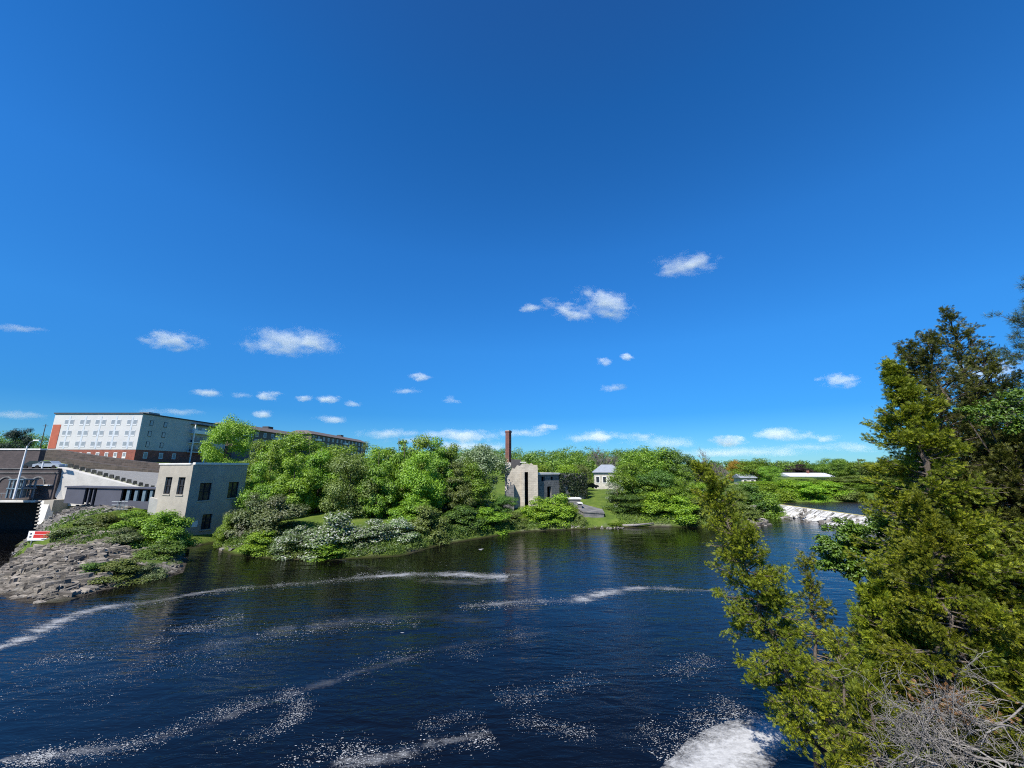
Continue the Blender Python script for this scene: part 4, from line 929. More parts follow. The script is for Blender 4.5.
m_ = MB(); m_.box((-150, WY + 8, -1.5), (xr, WY + 9, zl + 0.3)); m_.box((-150, WY + 0.81, zl + 0.01), (xr, WY + 7.99, zl + 0.3)); part(m_, 'back_wall', M['boarded'], bh)  # interior coloured near-black to stand for the tailrace's shade
m_ = MB(); m_.box((xr + 0.2, WY - 1.2, -1.5), (xr + 1.6, WY + 8, zl - 0.002)); part(m_, 'pier', M['concrete'], bh)
ab = empty('abutment', (xr + 2.4, WY, 0), 'slanting pale concrete abutment beside the dark tailrace', 'abutment')
m_ = MB(); q0, q1, q2, q3 = atY(41, 500.5, WY - 1.0), atY(50, 501, WY - 1.0), atY(43.5, 521, WY - 2.5), atY(36.5, 528, WY - 2.5)
m_.raw([q0, q1, q2, q3] + [Vector((v.x, v.y + 0.9, v.z)) for v in (q0, q1, q2, q3)], [(0,1,2,3)[::-1],(4,5,6,7),(0,1,5,4),(1,2,6,5),(2,3,7,6),(3,0,4,7)]); part(m_, 'wall', M['pale_concrete'], ab)
for i in range(9):
    t = i / 8; v = q0 * (1 - t) + q3 * t; m_ = MB(); m_.box((v.x - 0.2, v.y - 0.16, v.z - 0.07), (v.x + 0.14, v.y - 0.02, v.z + 0.07)); part(m_, 'rung', M['concrete'], ab)
uw = empty('upper_wall', (-110, 80, 8), 'plain dark brown wall with a white coping above the blind arches', 'wall')
zt3 = atY(20, 450, 82).z; xe = atY(38, 460, 82).x
m_ = MB(); m_.box((-190, 82, 6), (xe, 83, zt3)); part(m_, 'wall', M['brown_brick'], uw)
m_ = MB(); m_.box((-190, 81.85, zt3 + 0.002), (xe + .1, 83.1, zt3 + 0.3)); part(m_, 'coping', M['coping'], uw)
# stepped dark stone retaining wall below the apartments
rw = empty('retaining_wall', (-100, 105, 11), 'long dark stone retaining wall below the apartment block', 'wall')
pts = [(38, 449, 470, 112), (57, 450, 470, 111), (90, 455, 474, 107), (125, 460, 475, 104), (158, 463.5, 478, 101), (190, 466, 480, 98)]
for layer in range(2):
    m_ = MB()
    for (p0, p1) in zip(pts[:-1], pts[1:]):
        t0, t1 = atY(p0[0], p0[1] + layer * 7, p0[3] - layer * 4), atY(p1[0], p1[1] + layer * 7, p1[3] - layer * 4)
        m_.prism([(t0.x, t0.y), (t1.x, t1.y), (t1.x, t1.y + 2.2), (t0.x, t0.y + 2.2)], [3, 3, 3, 3], [t0.z, t1.z, t1.z, t0.z])
    part(m_, 'stone_tier', M['dark_stone'], rw)
# concrete ramp and gravel lot: sheets on their own slopes
def sheet(name, pts, mat, thick=1.2):
    m_ = MB(); n = len(pts); tp = [atY(*p) for p in pts]
    m_.raw(tp + [Vector((v.x, v.y, v.z - thick)) for v in tp], [tuple(range(n))[::-1], tuple(range(n, 2 * n))] + [(i, (i + 1) % n, n + (i + 1) % n, n + i) for i in range(n)])
    return tag(m_.build(name, M[mat]), kind='structure')
M['gravel'] = plain('gravel_lot', (0.30,0.29,0.265), (0.21,0.205,0.19), 1.5, 0.95, 0.6, 10)
sheet('gravel_lot', [(56, 468.2, 62.2), (100, 478, 63.7), (152, 491.3, 63.7), (166, 491.3, 64), (162, 473, 94), (62, 467, 94)], 'gravel', 2.5)
dk_ = [(-150, 61.85), (xr, 61.85), (-75.5, 66.5), (-86, 81.9), (-150, 81.9)]
m_ = MB(); m_.prism(dk_, zt_ - 1.2, zt_ - 0.05); M['asphalt'] = plain('asphalt', (0.09,0.088,0.088), (0.065,0.063,0.063), 1, 0.9, 0.3, 8); tag(m_.build('parking_deck', M['asphalt']), kind='structure')
cw = empty('concrete_wall', atY(100, 500, 63), 'pale concrete wall with a long sloping top edge beside the brown brick building', 'wall')
m_ = MB(); q = [atY(57.5, 467.0, 61.2), atY(64, 467.6, 61.8), atY(152, 491, 63.0), atY(152, 506, 63.0), atY(64, 506, 61.8), atY(55, 497, 61.2)]
k_ = Vector((0.1, 0.6, 0)); m_.raw(q + [v + k_ for v in q], [(5,4,3,2,1,0),(6,7,8,9,10,11)] + [(i, (i + 1) % 6, 6 + (i + 1) % 6, 6 + i) for i in range(6)]); part(m_, 'wall', M['pale_concrete'], cw)
GP = 'dark guard stones along the ramp'
gs = MB(); sp8 = [(-.3,-.22,0),(.3,-.22,0),(.3,.22,0),(-.3,.22,0),(-.24,-.17,.62),(.24,-.17,.58),(.22,.17,.6),(-.23,.17,.64)]
gs.raw(sp8, [(3,2,1,0),(4,5,6,7),(0,1,5,4),(1,2,6,5),(2,3,7,6),(3,0,4,7)]); gme = gs.mesh('guard_stone', M['guard'])
kb = MB(); pr = []
for i in range(15):
    t = i / 14; px = 70 + t * 82; py = 468.5 + t * 21.5; Y = 62.6 + t * 1.2; v = atY(px, py, Y)
    o = bpy.data.objects.new('guard_stone', gme); COL.objects.link(o); o.location = (v.x, v.y, v.z + 0.15); o.rotation_euler.z = 0.7 + random.uniform(-.2, .2); o.scale = (1 - t * 0.1,) * 3
    tag(o, 'dark guard stone in the row along the upper edge of the pale ramp', 'guard stone', GP); pr.append(v)
kb.tube([tuple(v + Vector((0, 0, 0.05))) for v in pr], 0.22, 6); tag(kb.build('kerb', M['guard_rail']), 'mossy kerb carrying the row of dark guard stones', 'kerb')

# grey shed with open bays
SY = 57.0
sh = empty('shed', (-62, SY, 5), 'long low slate-grey shed with open bays below the ramp', 'shed')
def shp(px, py, dy=0.0): return atY(px, py, SY + dy)
t0, t1 = shp(68, 487.5), shp(156, 489.5); b0, b1 = shp(66, 503), shp(156, 510)
def lerp(a, b, t): return a + (b - a) * t
def panel(pa, pb, name, mat, dy=0.0, inset=0.0, top=0.0, bot=1.0):
    ta, tb = (pa - 67) / 89, (pb - 67) / 89
    A_, B_, C_, D_ = lerp(t0, t1, ta), lerp(t0, t1, tb), lerp(b0, b1, tb), lerp(b0, b1, ta)
    A_, D_ = lerp(A_, D_, top), lerp(A_, D_, bot); B_, C_ = lerp(B_, C_, top), lerp(B_, C_, bot)
    m_ = MB(); q = [A_, B_, C_, D_]; o = Vector((0, dy, 0)); bk = Vector((0, dy + 0.25, 0))
    # plumb: put the foot straight under the head
    q[3] = Vector((q[0].x, q[0].y, q[3].z)); q[2] = Vector((q[1].x, q[1].y, q[2].z))
    m_.raw([v + o for v in q] + [v + bk for v in q], [(0,1,2,3)[::-1],(4,5,6,7),(0,1,5,4),(1,2,6,5),(2,3,7,6),(3,0,4,7)]); part(m_, name, M[mat], sh)
panel(66, 156, 'back_wall', 'opening_shade', 1.8)  # shade of the open bays put into its near-black colour
for (a_, b_) in ((66, 85), (97, 122), (88.6, 89.6), (93, 94)): panel(a_, b_, 'wall_panel', 'slate_panel', 0.0)
for (a_, b_) in ((127, 130), (135, 138), (143, 146), (150.5, 153)): panel(a_, b_, 'post', 'steel_blue', 0.0, 0, 0.05, 0.7)
panel(122.2, 156, 'parapet', 'slate_panel', -0.03, 0, 0.62, 1.0)
m_ = MB(); m_.raw([t0 + Vector((-0.3, -0.2, 0.02)), t1 + Vector((0.3, -0.2, 0.02)), t1 + Vector((0.3, 2.3, 0.0)), t0 + Vector((-0.3, 2.3, 0.0)), t0 + Vector((-0.3, -0.2, 0.2)), t1 + Vector((0.3, -0.2, 0.2)), t1 + Vector((0.3, 2.3, 0.18)), t0 + Vector((-0.3, 2.3, 0.18))], [(3,2,1,0),(4,5,6,7),(0,1,5,4),(1,2,6,5),(2,3,7,6),(3,0,4,7)])
part(m_, 'roof', M['slate_panel'], sh)
m_ = MB(); q0, q1 = atY(150, 497, 56.0), atY(160, 500, 56.5); m_.raw([q0, q1, q1 + Vector((0,0,-2.2)), q0 + Vector((0,0,-2.2)), q0 + Vector((0,.3,0)), q1 + Vector((0,.3,0)), q1 + Vector((0,.3,-2.2)), q0 + Vector((0,.3,-2.2))], [(0,1,2,3)[::-1],(4,5,6,7),(0,1,5,4),(1,2,6,5),(2,3,7,6),(3,0,4,7)])
tag(m_.build('fence', M['pale_concrete']), 'short pale boarded fence between the shed and the powerhouse', 'fence')
# railing in front of the shed
rl = empty('railing', atY(122, 516, 54.5), 'small blue-grey steel railing in front of the shed', 'railing')
for px in (118.5, 121.5, 125): v = atY(px, 501, 54.5); m_ = MB(); m_.tube([(v.x, v.y, v.z - 2.2), tuple(v)], 0.05, 5); part(m_, 'post', M['steel'], rl)
for py in (501.5, 505, 509): v0, v1 = atY(112, py, 54.5), atY(128, py + 0.3, 54.5); m_ = MB(); m_.tube([tuple(v0), tuple(v1)], 0.045, 5); part(m_, 'rail', M['steel'], rl)
# steel gantry and lamp by the tailrace
gt = empty('steel_frame', atY(18, 497, 59), 'blue-grey steel hoist frame on the deck over the tailrace', 'hoist frame')
zA, zB = atY(18, 480, 59).z, atY(18, 498, 59).z
xs_ = [atY(px, 489, 59).x for px in (12, 16, 21, 26)]
for x in xs_:
    for y in (58.6, 60.0): m_ = MB(); m_.box((x - 0.09, y - 0.09, zB), (x + 0.09, y + 0.09, zA)); part(m_, 'post', M['steel_blue'], gt)
for z in (zA, (zA + zB) / 2): m_ = MB(); m_.box((xs_[0] - 0.2, 58.45, z), (xs_[-1] + 0.2, 60.15, z + 0.16)); part(m_, 'beam', M['steel_blue'], gt)
m_ = MB(); m_.box((xs_[1], 58.8, zB), (xs_[2], 59.8, zA - 0.9)); part(m_, 'machine_box', M['steel_blue'], gt)
lp = empty('street_lamp', atY(13.5, 499, 58), 'tall pale street lamp standing in front of the brown brick building', 'street lamp')
v = Vector(lp.location); tpz = atY(28, 446, 58).z
m_ = MB(); m_.tube([(v.x, v.y, v.z), (v.x, v.y, tpz)], [0.13, 0.09], 8); part(m_, 'pole', M['white_trim'], lp)
m_ = MB(); m_.tube([(v.x, v.y, tpz - 0.05), (v.x + 0.3, v.y, tpz + 0.55), (v.x + 1.0, v.y, tpz + 0.8)], 0.06, 6); part(m_, 'arm', M['steel'], lp)
m_ = MB(); m_.box((v.x + 0.8, v.y - 0.16, tpz + 0.76), (v.x + 1.7, v.y + 0.16, tpz + 0.92)); part(m_, 'lamp_head', M['white_trim'], lp)
rl = empty('railing', atY(20, 499, 60), 'thin white handrail along the deck edge over the tailrace', 'railing')
m_ = MB(); zz = zl + 0.95; m_.tube([(-150, WY - 0.7, zz), (atY(42, 499, WY).x, WY - 0.7, zz)], 0.04, 5); part(m_, 'rail', M['steel'], rl)
for x in np.arange(-110, atY(42, 499, WY).x, 2.4): m_ = MB(); m_.tube([(x, WY - 0.7, zl - 0.05), (x, WY - 0.7, zz)], 0.035, 5); part(m_, 'post', M['steel'], rl)
# utility pole on the skyline
up_ = atY(46, 424, 150); gz = hz(up_.x, 150); e = empty('utility_pole', (up_.x, 150, gz), 'thin dark utility pole on the skyline by the white apartment block', 'utility pole')
m_ = MB(); m_.tube([(up_.x, 150, gz - .2), (up_.x, 150, up_.z)], [0.16, 0.11], 7); part(m_, 'pole', M['bark'], e)
m_ = MB(); m_.box((up_.x - 1, 149.94, up_.z - 0.8), (up_.x + 1, 150.06, up_.z - 0.65)); part(m_, 'crossarm', M['bark'], e)
# parked cars on the deck behind the blind arches
def car(loc, rz, paint, label):
    e = empty('parked_car', loc, label, 'car', 'cars parked above the blind arches')
    e.rotation_euler.z = rz
    prof = [(-2.2,.35),(-2.2,.85),(-1.5,.95),(-.9,1.42),(.5,1.45),(1.15,.98),(2.05,.85),(2.2,.6),(2.2,.35)]
    b = MB(); n = len(prof); b.raw([(p[0], -.85, p[1]) for p in prof] + [(p[0], .85, p[1]) for p in prof], [tuple(range(n)), tuple(range(2*n-1, n-1, -1))] + [(i, n + i, n + (i+1) % n, (i+1) % n) for i in range(n)])
    b.build('body', M[paint], e)
    for sx in (-.86, .86):
        w = MB(); gl = [(-1.35,.98),(-.85,1.36),(.45,1.38),(1.0,1.0)]; y0, y1 = (sx, sx * 1.012); w.raw([(q[0], y0, q[1]) for q in gl] + [(q[0], y1, q[1]) for q in gl], [(0,1,2,3),(7,6,5,4),(0,4,5,1),(1,5,6,2),(2,6,7,3),(3,7,4,0)]); w.build('side_window', M['car_glass'], e)
        for wx in (-1.35, 1.35):
            w = MB(); w.tube([(wx, sx * 0.8, .33), (wx, sx * 1.06, .33)], .33, 14); w.build('wheel', M['tyre'], e)
    for x_ in (2.19,):
        for sy in (-.6, .6): w = MB(); w.box((x_, sy - .18, .62), (x_ + .04, sy + .18, .78)); w.build('headlight', M['white_trim'], e)
for (px, py, pt, lb) in [(38.5, 466.5, 'car_dark', 'dark car parked by the end of the upper brown wall'), (50, 466.5, 'car_silver', 'blue-grey car parked next to the dark stone retaining wall')]:
    v = atY(px, py, 76); car(Vector((v.x, 76, zt_ - 0.05)), R(8), pt, lb)
v = atY(42.3, 466.5, 74); v.z = zt_ - 0.05; m_ = MB(); m_.tube([(v.x, v.y, v.z - .3), (v.x, v.y, v.z + 1.2)], 0.12, 6); m_.tube([(v.x, v.y, v.z + 1.15), (v.x, v.y, v.z + 1.25)], 0.15, 6)
tag(m_.build('bollard', M['white_trim']), 'white bollard between the two parked cars', 'bollard')

# warning sign on the islet
sA, sB = atY(29, 531, sgY), atY(48.5, 540.5, sgY)
sgx = (sA.x + sB.x) / 2; sg = empty('warning_sign', (sgx, sgY, hz(sgx, sgY)), 'red and white warning sign on two short posts on the rocky islet', 'sign')
m_ = MB(); m_.box((sA.x, sgY, sB.z), (sB.x, sgY + 0.05, sA.z)); pl = part(m_, 'panel', M['sign_white'], sg)
Wd, Hd = sB.x - sA.x, sA.z - sB.z
def onsign(x0_, x1_, z0_, z1_, mat, nm, lift=0.008):
    m_ = MB(); m_.box((sA.x + x0_ * Wd, sgY - lift, sB.z + z0_ * Hd), (sA.x + x1_ * Wd, sgY - 0.001, sB.z + z1_ * Hd)); subpart(m_, nm, M[mat], pl)
onsign(0.29, 0.985, 0.66, 0.97, 'sign_red', 'red_panel'); onsign(0.26, 0.985, 0.27, 0.62, 'sign_red', 'red_panel')
onsign(0.66, 0.9, 0.08, 0.16, 'sign_ink', 'lettering'); onsign(0.09, 0.17, 0.62, 0.8, 'sign_ink', 'emblem'); onsign(0.08, 0.18, 0.3, 0.46, 'sign_ink', 'emblem')
for fx in (0.2, 0.8):
    xx_ = sA.x + fx * Wd; m_ = MB(); m_.box((xx_ - 0.05, sgY + 0.052, hz(xx_, sgY) - 0.3), (xx_ + 0.05, sgY + 0.15, sA.z - 0.05)); part(m_, 'post', M['steel'], sg)

# ------------------------------------------------------------------ ruined mill
RY = 79.0
def X(px, py, Y): return atY(px, py, Y).x
def Z(px, py, Y): return atY(px, py, Y).z
mr = empty('ruined_mill', atY(520, 525, RY), 'roofless pale concrete mill ruin with a tall dark slit', 'ruin')
xa, xb, xc, xd = X(507, 490, RY), X(525, 490, RY), X(528.2, 490, RY), X(538, 490, RY)
zt4 = Z(520, 463.5, RY)
def ragged(mb, x0_, x1_, y0_, y1_, z0_, tops):
    n = len(tops) - 1
    for i in range(n):
        a_, b_ = x0_ + (x1_ - x0_) * i / n, x0_ + (x1_ - x0_) * (i + 1) / n
        mb.raw([(a_,y0_,z0_),(b_,y0_,z0_),(b_,y1_,z0_),(a_,y1_,z0_),(a_,y0_,tops[i]),(b_,y0_,tops[i+1]),(b_,y1_,tops[i+1]),(a_,y1_,tops[i])], [(3,2,1,0),(4,5,6,7),(0,1,5,4),(2,3,7,6)] + ([(3,0,4,7)] if i == 0 else []) + ([(1,2,6,5)] if i == n - 1 else []))
m_ = MB(); zs0 = Z(526, 497, RY); zs1 = Z(526, 472, RY)
ragged(m_, xa, xb, RY, RY + 0.9, 0, [zt4 - 2.6, zt4 - 2.1, zt4 - 0.9, zt4 - 1.0, zt4 - 0.3, zt4 - 0.5, zt4 - 0.05, zt4])
ragged(m_, xb, xc, RY, RY + 0.9, zs1, [zt4, zt4]); 
ragged(m_, xc, xd, RY, RY + 0.9, 0, [zt4, zt4 - 0.25, zt4 + 0.1, zt4 - 0.15, zt4 - 0.5, zt4 - 0.3, zt4 - 0.75]); part(m_, 'wall', M['ruin'], mr)
m_ = MB(); ragged(m_, xd - 0.9, xd - 0.002, RY + 0.902, RY + 10, 0, [zt4 - 0.3, zt4 - 0.3]); ragged(m_, xa + .002, xa + 0.9, RY + 0.902, RY + 10, 0, [zt4 - 2.6, zt4 - 2.6]); ragged(m_, xa, xd, RY + 10.002, RY + 10.9, 0, [zt4 - .2, zt4 + .1, zt4 - .4]); part(m_, 'side_wall', M['ruin'], mr)
m_ = MB(); m_.box((xb - .2, RY + 1.6, 0), (xc + 1.5, RY + 1.8, zt4 - 1)); part(m_, 'slit_shade_panel', M['opening_shade'], mr)  # near-black sheet added behind the slit as its shade
m_ = MB(); xl = X(503.5, 500, RY - 2); ragged(m_, xl, X(514, 500, RY - 2), RY - 2, RY - 0.01, 0, [Z(508, 497, RY - 2), Z(508, 487, RY - 2), Z(510, 484, RY - 2)]); tag(part(m_, 'buttress', M['ruin_stone'], mr), 'dark stained buttress at the foot of the ruin')
m_ = MB(); m_.box((X(521.5, 490, RY - .4), RY - 0.45, 0), (X(524.6, 490, RY - .4), RY - 0.003, zt4 - 1.6)); part(m_, 'pilaster', M['ruin'], mr)
m_ = MB(); m_.box((X(511, 463, 82), 81.6, zt4 - 1), (X(521, 463, 82), 84, Z(515, 459.5, 82))); part(m_, 'roof_remnant', M['roofing'], mr)
m_ = MB(); m_.box((X(520, 462, 82), 81.2, Z(520, 462.6, 81)), (X(526, 462, 82), 81.6, Z(520, 461.8, 81))); part(m_, 'capstone', M['coping'], mr)
ch = empty('brick_chimney', atY(508, 470, 84), 'tall square red brick chimney rising out of the ruined mill', 'chimney')
CY = 84.0; cxa, cxb = X(505.3, 450, CY), X(511.4, 450, CY); ct = Z(508, 430.5, CY); w_ = (cxb - cxa) / 1.36; cc = Vector(((cxa + cxb) / 2, CY, 0))
def rotbox(mb, c, hw, z0_, z1_, ang, hw1=None):
    hw1 = hw1 or hw; V_ = []
    for (h_, z_) in ((hw, z0_), (hw1, z1_)):
        for k_ in range(4): an = ang + math.pi / 4 + k_ * math.pi / 2; V_.append((c[0] + h_ * 1.4142 * math.cos(an), c[1] + h_ * 1.4142 * math.sin(an), z_))
    mb.raw(V_, [(3,2,1,0),(4,5,6,7),(0,1,5,4),(1,2,6,5),(2,3,7,6),(3,0,4,7)])
AN = R(-31)
m_ = MB(); rotbox(m_, cc, w_ / 2 * 1.04, 1.0, ct - 0.5, AN, w_ / 2 * 0.96); part(m_, 'stack', M['old_brick'], ch)
m_ = MB(); rotbox(m_, cc, w_ / 2 * 1.1, ct - 0.498, ct - 0.12, AN); part(m_, 'crown_course', M['old_brick'], ch)
m_ = MB(); rotbox(m_, cc, w_ / 2 * 1.0, ct - 0.118, ct, AN); part(m_, 'cap', M['ruin'], ch)
m_ = MB(); zz = Z(507, 462.5, 83); m_.box((X(505, 465, 82.2), 81.8, 0), (X(511, 465, 82.2), 83.2, zz)); part(m_, 'plinth', M['pale_concrete'], ch)
# annex, its shade put into the dark stone colour
an_ = empty('mill_annex', atY(548, 505, RY + 1), 'shade-dark stone mill annex with a pale roof slab and small windows', 'ruin')
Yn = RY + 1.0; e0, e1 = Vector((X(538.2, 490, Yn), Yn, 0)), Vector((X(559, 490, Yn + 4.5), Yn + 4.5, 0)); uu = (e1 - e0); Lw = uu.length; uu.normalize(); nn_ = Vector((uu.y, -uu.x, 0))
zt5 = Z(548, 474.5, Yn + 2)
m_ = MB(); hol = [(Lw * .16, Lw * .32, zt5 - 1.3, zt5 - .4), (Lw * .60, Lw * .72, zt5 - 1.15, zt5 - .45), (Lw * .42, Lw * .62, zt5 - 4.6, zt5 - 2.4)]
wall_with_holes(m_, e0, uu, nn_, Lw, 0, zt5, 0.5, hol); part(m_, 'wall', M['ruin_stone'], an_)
m_ = MB(); m_.frame_box(e0, uu, nn_, up, (0, -5, 0), (Lw, -1.6, zt5 - .01)); part(m_, 'back_wall', M['opening_shade'], an_)  # black fill behind the window holes, painted as interior shade
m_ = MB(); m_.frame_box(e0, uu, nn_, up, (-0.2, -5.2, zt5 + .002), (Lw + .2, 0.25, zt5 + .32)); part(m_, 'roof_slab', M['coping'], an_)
# ivy wall
iv = empty('ivy_wall', atY(573, 500, RY + 4), 'dark roofless stone wall overgrown with ivy beside the lawn', 'ruin')
g0, g1 = Vector((X(559, 490, Yn + 4.5), Yn + 4.6, 0)), Vector((X(587, 490, 90), 90.0, 0)); vv = (g1 - g0); Lv = vv.length; vv.normalize(); nv = Vector((vv.y, -vv.x, 0)); zt6 = Z(573, 474, 86)
m_ = MB()
tops = [zt6 - .3, zt6 + .2, zt6 - .5, zt6 + .1, zt6 - 1.0, zt6 - .3, zt6 - .8]
for i in range(6):
    s0_, s1_ = Lv * i / 6, Lv * (i + 1) / 6
    P_ = [g0 + vv * s0_, g0 + vv * s1_, g0 + vv * s1_ - nv * .8, g0 + vv * s0_ - nv * .8]
    m_.prism([(p.x, p.y) for p in P_], 0, [tops[i], tops[i+1], tops[i+1], tops[i]])
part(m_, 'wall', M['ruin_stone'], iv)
n = 3800; s_ = rng.random(n) * Lv; zz_ = rng.random(n) ** 0.7 * (zt6 - 1) + 1.2; kp = fbm(s_ * 0.5, zz_ * 0.35, 21) > 0.46 - 0.1 * (zz_ / zt6); s_, zz_ = s_[kp], zz_[kp]
pos = np.array(g0)[None] + np.outer(s_, np.array(vv)) + np.outer(rng.uniform(0.02, 0.45, len(s_)), np.array(nv)); pos[:, 2] = zz_
nr = np.array(nv)[None] + rand_dirs(len(s_)) * 0.7; nr /= np.linalg.norm(nr, axis=1)[:, None]
m_ = MB(); m_.quads(leaf_quads(pos, nr, 0.3 * rng.uniform(.6, 1.4, len(s_)))); part(m_, 'ivy', L['ivy'], iv)
# low stone walls with pale caps
lw = empty('low_stone_wall', atY(588, 525, 74), 'low dark stone wall with a pale sloping cap at the water', 'wall')
za_, zb_ = Z(575, 506, 75), Z(602, 513.5, 73)
pp = [(X(572, 515, 75.5), 75.5), (X(584, 515, 72.2), 72.2), (X(604, 515, 72.6), 72.6), (X(602, 515, 76.5), 76.5), (X(578, 515, 79), 79.0)]
m_ = MB(); m_.prism(pp, -0.5, [za_, Z(585, 512.5, 72.2), zb_, zb_ + .2, za_ + .1]); part(m_, 'wall', M['ruin_stone'], lw)
m_ = MB(); m_.prism([(p[0] + .1 * (1 if i in (2, 3) else -1), p[1] - .12) for i, p in enumerate(pp)], [za_ + .003, Z(585, 512.5, 72.2) + .003, zb_ + .003, zb_ + .203, za_ + .103], [za_ + .2, Z(585, 512.5, 72.2) + .2, zb_ + .2, zb_ + .4, za_ + .3]); part(m_, 'cap', M['ruin_stone'], lw)
m_ = MB(); m_.box((X(578.5, 506, 74.6), 74.3, 0), (X(581.5, 506, 74.6), 75.6, Z(580, 503.5, 74.6))); part(m_, 'pier', M['ruin_stone'], lw)
m_ = MB(); m_.box((X(577.8, 503, 74.6), 74.1, Z(580, 503.5, 74.6) + .002), (X(582.3, 503, 74.6), 75.8, Z(580, 502.6, 74.6))); part(m_, 'pier_cap', M['coping'], lw)
sb = empty('stone_block', atY(574, 503, 80), 'square stone block with a white slab between the ivy wall and the water', 'ruin')
m_ = MB(); m_.box((X(569, 500, 80), 79.4, 0), (X(580, 500, 80), 81.4, Z(574, 499, 80))); part(m_, 'base', M['ruin_stone'], sb)
m_ = MB(); m_.box((X(567.6, 500, 80), 79.2, Z(574, 499, 80) + .002), (X(580.8, 500, 80), 81.6, Z(574, 497.8, 80))); part(m_, 'slab', M['coping'], sb)

# lawn
xs_l = np.linspace(0, 1, 24); V_ = []
for v_ in np.linspace(0, 1, 20):
    Y_ = 80 + v_ * 36; xl_, xr_ = X(587.5 + v_ * 4, 490, Y_), X(618 - v_ * 4, 490, Y_); py_ = 514 - v_ * 24
    for u_ in xs_l: V_.append((xl_ + (xr_ - xl_) * u_, Y_, Z(600, py_, Y_) + 0.05))
ii = np.arange(480).reshape(20, 24); m_ = MB(); m_.rawq(V_, np.stack([ii[:-1,:-1], ii[:-1,1:], ii[1:,1:], ii[1:,:-1]], -1).reshape(-1, 4))
M['lawn'] = plain('mown_lawn', (0.20,0.29,0.030), (0.15,0.23,0.022), 0.35, 0.95, 0.5, 6)
tag(m_.build('lawn', M['lawn'], None, True), kind='structure')
# white stone house on the lawn
HY = 112.0
def house(name, pxl, pxr, peave, pbase, ppeak, Y, depth, wallm, roofm, label, ang=0.0, wins=3, hip=True, cat='house', chim=False):
    a_, b_ = atY(pxl, pbase, Y), atY(pxr, pbase, Y); wd = b_.x - a_.x; ze, zp_, z0_ = Z((pxl + pxr) / 2, peave, Y), Z((pxl + pxr) / 2, ppeak, Y), a_.z
    z0_ = min(z0_, hz((a_.x + b_.x) / 2, Y)) - 0.3
    e = empty(name, ((a_.x + b_.x) / 2, Y, z0_), label, cat); e.rotation_euler.z = ang; w2 = wd / 2; hh = ze - z0_; hp = zp_ - z0_
    m_ = MB(); m_.box((-w2, 0, 0), (w2, depth, hh)); m_.build('wall', M[wallm], e)
    o_ = 0.5; ri = min(wd, depth) * 0.45 if hip else 0.0; m_ = MB()
    if wd >= depth or not hip: rx0, rx1, ry0, ry1 = -w2 - o_ + ri, w2 + o_ - ri, depth / 2, depth / 2
    else: rx0, rx1, ry0, ry1 = 0, 0, ri, depth - ri
    V_ = [(-w2 - o_, -o_, hh + .002), (w2 + o_, -o_, hh + .002), (w2 + o_, depth + o_, hh + .002), (-w2 - o_, depth + o_, hh + .002), (rx0, ry0, hp), (rx1, ry1, hp)]
    fc = [(3,2,1,0),(0,1,5,4),(2,3,4,5),(1,2,5),(3,0,4)] if wd >= depth or not hip else [(3,2,1,0),(0,1,4),(1,2,5,4),(2,3,5),(3,0,4,5)]
    m_.raw(V_, fc); rf = m_.build('roof', M[roofm], e)
    if chim: m_ = MB(); m_.box((w2 * .1, depth * .4, hp - .6), (w2 * .1 + .8, depth * .4 + .8, hp + 1.0)); m_.build('chimney', M['old_brick'], rf)
    for i in range(wins):
        xx_ = -w2 + wd * (i + .5) / wins; m_ = MB(); m_.box((xx_ - .55, -.06, hh * .42), (xx_ + .55, -.002, hh * .8)); w_ = m_.build('window', M['white_trim'], e)
        m_ = MB(); m_.box((xx_ - .42, -.09, hh * .46), (xx_ + .42, -.062, hh * .77)); m_.build('pane', M['glass'], w_)
    return e
house('stone_house', 595, 622, 472.5, 490, 464.5, HY, 6, 'white_stone', 'grey_roof', 'pale stone house with a grey hipped roof at the top of the lawn', R(-10), 4)
house('bungalow', 793, 833, 476.5, 483, 473, 165, 10, 'white_trim', 'white_roof', 'long low bungalow with a white roof beyond the weir pool', R(-6), 5, False, chim=True)
house('cottage', 757, 774, 476, 484, 472.5, 150, 9, 'taupe_siding', 'brown_roof', 'brown-roofed cottage beyond the weir end', R(-10), 2, False)
house('cottage', 743, 756, 478, 486, 474, 135, 8, 'white_stone', 'grey_roof', 'white cottage among the trees next to the brown-roofed one', R(-12), 2, False)
cr = atY(592, 488.5, 108); e = empty('parked_car', cr)
bpy.data.objects.remove(e)
v = atY(590, 488.5, 106); car(Vector((v.x, v.y, v.z)), R(20), 'car_dark', 'dark car parked at the top of the lawn beside the stone house')

# ------------------------------------------------------------------ foreground conifers
# a cedar spray: small flat fan of scale-leaf fronds, x along the spray
def fan(n_side=3):
    q = []
    def leaf(o, a, l, w):
        d = np.array([math.cos(a), math.sin(a), 0]); s = np.array([-d[1], d[0], 0]); o = np.array(o, float)
        q.append([o, o + d * l * .55 + s * w, o + d * l, o + d * l * .55 - s * w])
    leaf((0.0, 0, 0), 0.0, 1.0, 0.06)
    for i in range(n_side):
        x = 0.15 + 0.24 * i; l = 0.62 - 0.12 * i
        leaf((x, 0, 0), R(36), l, 0.055); leaf((x, 0, 0), R(-36), l, 0.055)
    q = np.array(q); q[..., 2] -= 0.22 * q[..., 0] ** 2; return q
def tuft(n=12):
    q = []
    for i in range(n):
        d = rand_dirs(1)[0]; d[0] = abs(d[0]) + 0.35; d /= np.linalg.norm(d); s = np.cross(d, rand_dirs(1)[0]); s /= np.linalg.norm(s); o = np.zeros(3)
        q.append([o - s * .016, o + d - s * .012, o + d + s * .012, o + s * .016])
    return np.array(q)
FAN, FAN2, TUFT = fan(3), fan(2), tuft()
